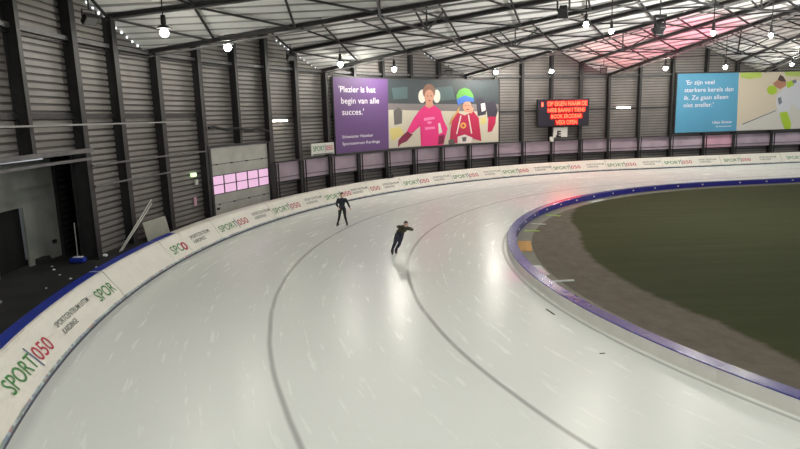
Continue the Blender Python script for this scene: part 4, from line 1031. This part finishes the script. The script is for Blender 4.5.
for k, (x, y, s) in enumerate(((-11.75, 23.4, .13), (-11.3, 20.0, .05), (-12.65, 21.4, .05), (-12.0, 20.6, .035), (-11.2, 21.6, .045), (-13.0, 21.9, .04), (-11.5, 18.9, .03))):
    bm = bmesh.new(); bmesh.ops.create_icosphere(bm, subdivisions=2, radius=1)
    for v in bm.verts:
        n_ = 1+.35*math.sin(v.co.x*5+k)*math.cos(v.co.y*4+2*k); v.co *= n_; v.co.z = max(-.35, v.co.z*.55); v.co *= s
    me = bpy.data.meshes.new('snow_clump'); bm.to_mesh(me); bm.free(); me.materials.append(M['snow_bits'])
    o = bpy.data.objects.new('snow_clump', me); COL.objects.link(o); o.location = (x, y, BZ+s*.33)
    if k == 0: tag(o, 'largest white lump lying at the foot of the dark column', 'snow lump')
    else: tag(o, 'small white snow crumb on the dark floor behind the boards', 'snow lump', 'snow crumbs on the dark floor')

# ------------------------------------------------------------------ skaters
def figure(name, J, bones, rad, head_c, head_dir, hands, zones, label, feet, hair_mat, parts, loc, rotz):
    """J: joints; one continuous remeshed body"""
    bm = bmesh.new()
    def limb(p, q, r0, r1):
        """tapered elliptical limb with rounded ends; radius = (across, deep)"""
        p, q = Vector(p), Vector(q); L = q-p; ax = L.normalized(); x = Vector((1, 0, 0))-ax*ax.x
        if x.length < .15: x = Vector((0, 1, 0))-ax*ax.y
        x.normalize(); y = ax.cross(x); rings = []; n = 16; m = 12
        st = [(-1, 0)]+[(-math.cos(k*PI/8), 0) for k in (1, 2, 3)]+[(0, t/m) for t in range(m+1)]+[(math.sin(k*PI/8), 1) for k in (1, 2, 3)]
        for e, t in st:
            ra = r0[0]+(r1[0]-r0[0])*t; rb = r0[1]+(r1[1]-r0[1])*t; k = math.sqrt(max(0., 1-e*e))
            bulge = 1+.10*math.sin(PI*min(1, t*1.25)) if 0 < t < .8 else 1
            c = p+L*t+ax*e*min(ra, rb); k = max(k, .05)
            rings.append([bm.verts.new(c+x*math.cos(j*2*PI/n)*ra*k*bulge+y*math.sin(j*2*PI/n)*rb*k*bulge) for j in range(n)])
        for i in range(len(rings)-1):
            for j in range(n): bm.faces.new((rings[i][j], rings[i][(j+1) % n], rings[i+1][(j+1) % n], rings[i+1][j]))
        bm.faces.new(rings[0][::-1]); bm.faces.new(rings[-1])
    tw = lambda r: r if isinstance(r, tuple) else (r, r)
    for a_, b_ in bones: limb(J[a_], J[b_], tw(rad[a_]) if a_ not in ('chest', 'pelvis') or b_ in ('waist', 'neck', 'chest') else tuple(.8*min(tw(rad[a_])) for _ in range(2)), tw(rad[b_]))
    base = bpy.data.meshes.new('body_base')
    # head: shaped ovoid with brow, nose, chin and ears
    f = Vector(head_dir).normalized(); s = f.cross(Vector((0, 0, 1))).normalized(); u = s.cross(f); hc = Vector(head_c)
    def ov(c, rx, ry, rz, seg=20):
        r = bmesh.ops.create_uvsphere(bm, u_segments=seg, v_segments=seg//2+2, radius=1)
        for v in r['verts']:
            x, y, z = v.co; k = 1.
            if z < 0: k = 1+.28*z
            v.co = c+s*(x*rx*k)+f*(y*ry*(k if y < 0 else 1+.1*z))+u*(z*rz)
    ov(hc, .076, .098, .118)
    ov(hc+f*.098-u*.015, .014, .024, .024, 10); ov(hc+f*.075-u*.075, .03, .028, .022, 10)
    ov(hc+f*.088-u*.052, .024, .012, .008, 8)
    for e in (-1, 1): ov(hc+s*.078*e-u*.01-f*.005, .012, .022, .034, 8)
    # hands: palm and five separate fingers
    for (w, d, nrm, side) in hands:
        w, d, nrm = Vector(w), Vector(d).normalized(), Vector(nrm).normalized(); sv = d.cross(nrm).normalized()*side
        def cap(p, q, r0, r1):
            L = (q-p); n = 5; ax = L.normalized(); x = ax.orthogonal().normalized(); y = ax.cross(x); rings = []
            for i in range(n+1):
                t = i/n; rr = (r0+(r1-r0)*t)*(.6 if i in (0, n) else 1); rings.append([bm.verts.new(p+L*t+(x*math.cos(k*PI/4)+y*math.sin(k*PI/4))*rr) for k in range(8)])
            for i in range(n):
                for k in range(8): bm.faces.new((rings[i][k], rings[i][(k+1) % 8], rings[i+1][(k+1) % 8], rings[i+1][k]))
            bm.faces.new(rings[0][::-1]); bm.faces.new(rings[-1])
        for k in range(4): cap(w, w+d*.085+sv*(-.027+.018*k), .016, .0125)
        for k, L in enumerate((.062, .078, .082, .070)):
            k_ = 3-k; a = w+d*.085+sv*(-.030+.020*k_); b = a+d*L*.5+nrm*.012; c = b+(d*.75+nrm*.65).normalized()*L*.5
            cap(a, b, .0105, .0095); cap(b, c, .0098, .008)
        a = w+d*.03+sv*.03; b = a+(d*.6+sv*.7+nrm*.2).normalized()*.045; c = b+(d*.9+sv*.25+nrm*.35).normalized()*.034
        cap(w+d*.02, a, .014, .014); cap(a, b, .0135, .011); cap(b, c, .011, .009)
    bm.to_mesh(base); bm.free()
    ob = bpy.data.objects.new('body_join', base); COL.objects.link(ob)
    rm = ob.modifiers.new('re', 'REMESH'); rm.mode = 'VOXEL'; rm.voxel_size = .0085; rm.use_smooth_shade = True
    sm = ob.modifiers.new('sm', 'SMOOTH'); sm.factor = .5; sm.iterations = 5
    dg = bpy.context.evaluated_depsgraph_get(); dg.update()
    body = bpy.data.meshes.new_from_object(ob.evaluated_get(dg)); bpy.data.objects.remove(ob)
    body.name = 'person'; body.materials.clear()
    mats = ['skin', parts[0], parts[1], 'txt_black', 'print_crim']
    for m_ in mats: body.materials.append(M[m_])
    eye = [hc+f*.09+u*.018+s*.031*e for e in (-1, 1)]; mouth = hc+f*.098-u*.052
    mi = []
    for p in body.polygons:
        c = p.center; k = zones(c)
        if k == 0:
            if min((c-e).length for e in eye) < .013: k = 3
            elif (c-mouth).length < .016: k = 4
        mi.append(k)
    body.polygons.foreach_set('material_index', mi); body.polygons.foreach_set('use_smooth', [True]*len(mi)); body.update()
    person = bpy.data.objects.new('person', body); COL.objects.link(person); tag(person, label, 'person')
    # hair cap
    bm = bmesh.new(); bmesh.ops.create_uvsphere(bm, u_segments=20, v_segments=14, radius=1)
    for v in bm.verts:
        x, y, z = v.co; v.co = hc+s*(x*.083)+f*(y*.106-.006)+u*(z*.124+.006)
    dele = [v for v in bm.verts if (v.co-hc).dot(f) > .02 and (v.co-hc).dot(u) < .055 or (v.co-hc).dot(u) < -.055]
    bmesh.ops.delete(bm, geom=dele, context='VERTS')
    me = bpy.data.meshes.new('hair'); bm.to_mesh(me); bm.free(); me.materials.append(M[hair_mat])
    me.polygons.foreach_set('use_smooth', [True]*len(me.polygons)); h = bpy.data.objects.new('hair', me); COL.objects.link(h); h.parent = person
    so = h.modifiers.new('thick', 'SOLIDIFY'); so.thickness = .012; so.offset = 0
    for (p, d, lean) in feet:
        p, d = Vector(p), Vector(d).normalized(); x = d.cross(Vector((0, 0, 1))).normalized(); up = (Vector((0, 0, 1))+Vector(lean)).normalized()
        mb = MB()
        prof = [(-.13, .05, .034), (-.13, .16, .040), (-.07, .22, .045), (-.01, .20, .045), (.05, .13, .045), (.13, .10, .040), (.16, .065, .028), (.15, .05, .026)]
        vs = []; n = len(prof)
        for e in (-1, 1): vs += [p+d*a+up*b+x*e*w for a, b, w in prof]
        fs = [tuple(range(n)), tuple(range(2*n-1, n-1, -1))]+[(i, (i+1) % n, n+(i+1) % n, n+i) for i in range(n)]
        mb.add(vs, fs); sk = mb.build('skate', 'black_shoe', person, bevel=.012)
        mb = MB(); mb.box(p+d*.03+up*.017, d*.21, x*.0025, up*.014); mb.box(p-d*.08+up*.04, d*.02, x*.010, up*.016); mb.box(p+d*.10+up*.04, d*.02, x*.010, up*.016)
        b_ = mb.build('blade', 'blade_steel', sk)
    person.location = loc; person.rotation_euler = (0, 0, rotz)
    return person
# woman in black, upright and gliding towards the camera
J = dict(pelvis=(0, .03, .97), waist=(.0, .03, 1.10), chest=(.01, .01, 1.30), neck=(.01, -.02, 1.47), head=(.01, -.04, 1.56),
  shl=(-.17, .0, 1.39), ell=(-.275, .03, 1.14), wrl=(-.19, -.13, 1.0), shr=(.19, .0, 1.38), elr=(.315, .02, 1.14), wrr=(.39, -.07, .95),
  hipl=(-.09, .03, .90), knl=(-.155, -.06, .52), anl=(-.245, .03, .17), ftl=(-.25, -.04, .10), hipr=(.10, .03, .90), knr=(.13, -.07, .51), anr=(.20, .01, .17), ftr=(.205, -.07, .10))
B = [('pelvis', 'waist'), ('waist', 'chest'), ('chest', 'neck'), ('neck', 'head'), ('chest', 'shl'), ('shl', 'ell'), ('ell', 'wrl'), ('chest', 'shr'), ('shr', 'elr'), ('elr', 'wrr'),
  ('pelvis', 'hipl'), ('hipl', 'knl'), ('knl', 'anl'), ('anl', 'ftl'), ('pelvis', 'hipr'), ('hipr', 'knr'), ('knr', 'anr'), ('anr', 'ftr')]
RD = dict(pelvis=(.15, .11), waist=(.135, .105), chest=(.175, .125), neck=.05, head=.05, shl=.07, ell=.056, wrl=.036, shr=.07, elr=.056, wrr=.036,
  hipl=.098, knl=.062, anl=.042, ftl=.04, hipr=.095, knr=.062, anr=.042, ftr=.04)
def z1(c):
    if c.z > 1.475: return 0
    for w in (J1w, J1v):
        if (c-w[0]).dot(w[1]) > .0 and (c-w[0]).length < .22 and ((c-w[0])-w[1]*(c-w[0]).dot(w[1])).length < .07: return 0
    return 1 if c.z > .93 else 2
dl, drr = Vector((.25, -.35, -.75)).normalized(), Vector((.25, -.25, -.85)).normalized()
J1w = (Vector(J['wrl']), dl); J1v = (Vector(J['wrr']), drr)
figure('person', J, B, RD, (.01, -.045, 1.615), (0.02, -1, -.1), [(J['wrl'], dl, (0, -.6, .3), 1), (J['wrr'], drr, (-.5, -.5, .1), -1)], z1,
  'person in black jacket and tights skating upright towards the camera near the boards', [((-.25, -.03, 0), (-.35, -1, 0), (-.1, 0, 0)), ((.205, -.06, 0), (.1, -1, 0), (.05, 0, 0))], 'hair_brown', ('jacket_navy', 'tights_black'), (-2.92, 30.35, .0), .1)
# man in olive top, bent forward with his hands on his back, leaning into the bend
J = dict(pelvis=(.27, .12, .86), waist=(.34, .03, .98), chest=(.44, -.16, 1.12), neck=(.50, -.33, 1.21), head=(.515, -.40, 1.27),
  shl=(.29, -.20, 1.17), ell=(.20, .0, 1.15), wrl=(.33, .155, 1.06), shr=(.63, -.20, 1.10), elr=(.77, -.03, 1.02), wrr=(.46, .16, 1.06),
  hipl=(.18, .11, .81), knl=(.055, -.10, .47), anl=(-.065, .10, .17), ftl=(-.065, .03, .10), hipr=(.34, .11, .81), knr=(.24, -.08, .45), anr=(.085, .16, .18), ftr=(.08, .09, .11))
B2 = B
RD2 = dict(RD); RD2.update(pelvis=(.155, .12), waist=(.15, .12), chest=(.18, .13), shl=.075, shr=.075, ell=.055, elr=.055, hipl=.105, hipr=.105, knl=.068, knr=.068)
hdL, hdR = Vector((.9, .2, -.1)).normalized(), Vector((-.9, .15, -.25)).normalized()
def z2(c):
    if (c-Vector((.52, -.42, 1.32))).length < .15 and c.z > 1.215: return 0
    for p, d in ((Vector(J['wrl']), hdL), (Vector(J['wrr']), hdR)):
        if c.y > .13 and c.z > 1.02 and (c-p).dot(d) > .0 and (c-p).length < .2: return 0
    return 1 if c.z > .93 else 2
figure('person', J, B2, RD2, (.52, -.43, 1.315), (-.05, -1, -.12), [(J['wrl'], hdL, (0, .2, -.5), 1), (J['wrr'], hdR, (0, .3, -.5), 1)], z2,
  'person in olive top and dark trousers speed skating bent forward with hands behind the back', [((-.07, .03, .003), (.1, -1, 0), (.25, 0, 0)), ((.075, .09, .012), (.1, -1, 0), (.3, 0, 0))], 'hair_dark', ('jacket_olive', 'trouser_navy'), (-.29, 23.55, .0), .0)

# ------------------------------------------------------------------ world, camera, view
w = bpy.data.worlds.new('World'); S.world = w; w.use_nodes = True
bg = w.node_tree.nodes['Background']; bg.inputs[0].default_value = (.8, .85, .9, 1); bg.inputs[1].default_value = .25

cam = bpy.data.cameras.new('camera'); co = bpy.data.objects.new('camera', cam); COL.objects.link(co); S.camera = co
cam.sensor_width = 36; cam.lens = 603.265*36/800; cam.clip_end = 500
pitch, roll = .179283, -.0281156
F = Vector((0, math.cos(pitch), -math.sin(pitch))); R0 = Vector((1, 0, 0)); U0 = R0.cross(F)
R2 = R0*math.cos(roll)+U0*math.sin(roll); U2 = U0*math.cos(roll)-R0*math.sin(roll)
mw = Matrix(((R2.x, U2.x, -F.x, 0), (R2.y, U2.y, -F.y, 0), (R2.z, U2.z, -F.z, 5.5), (0, 0, 0, 1)))
co.matrix_world = mw
S.view_settings.view_transform = 'Standard'; S.view_settings.look = 'None'; S.view_settings.gamma = 1; S.view_settings.exposure = EXPOSURE
S.view_settings.use_curve_mapping = False
S.cycles.max_bounces = 6; S.cycles.diffuse_bounces = 4; S.cycles.glossy_bounces = 3
S.cycles.use_denoising = True
S.cycles.sample_clamp_indirect = 6.
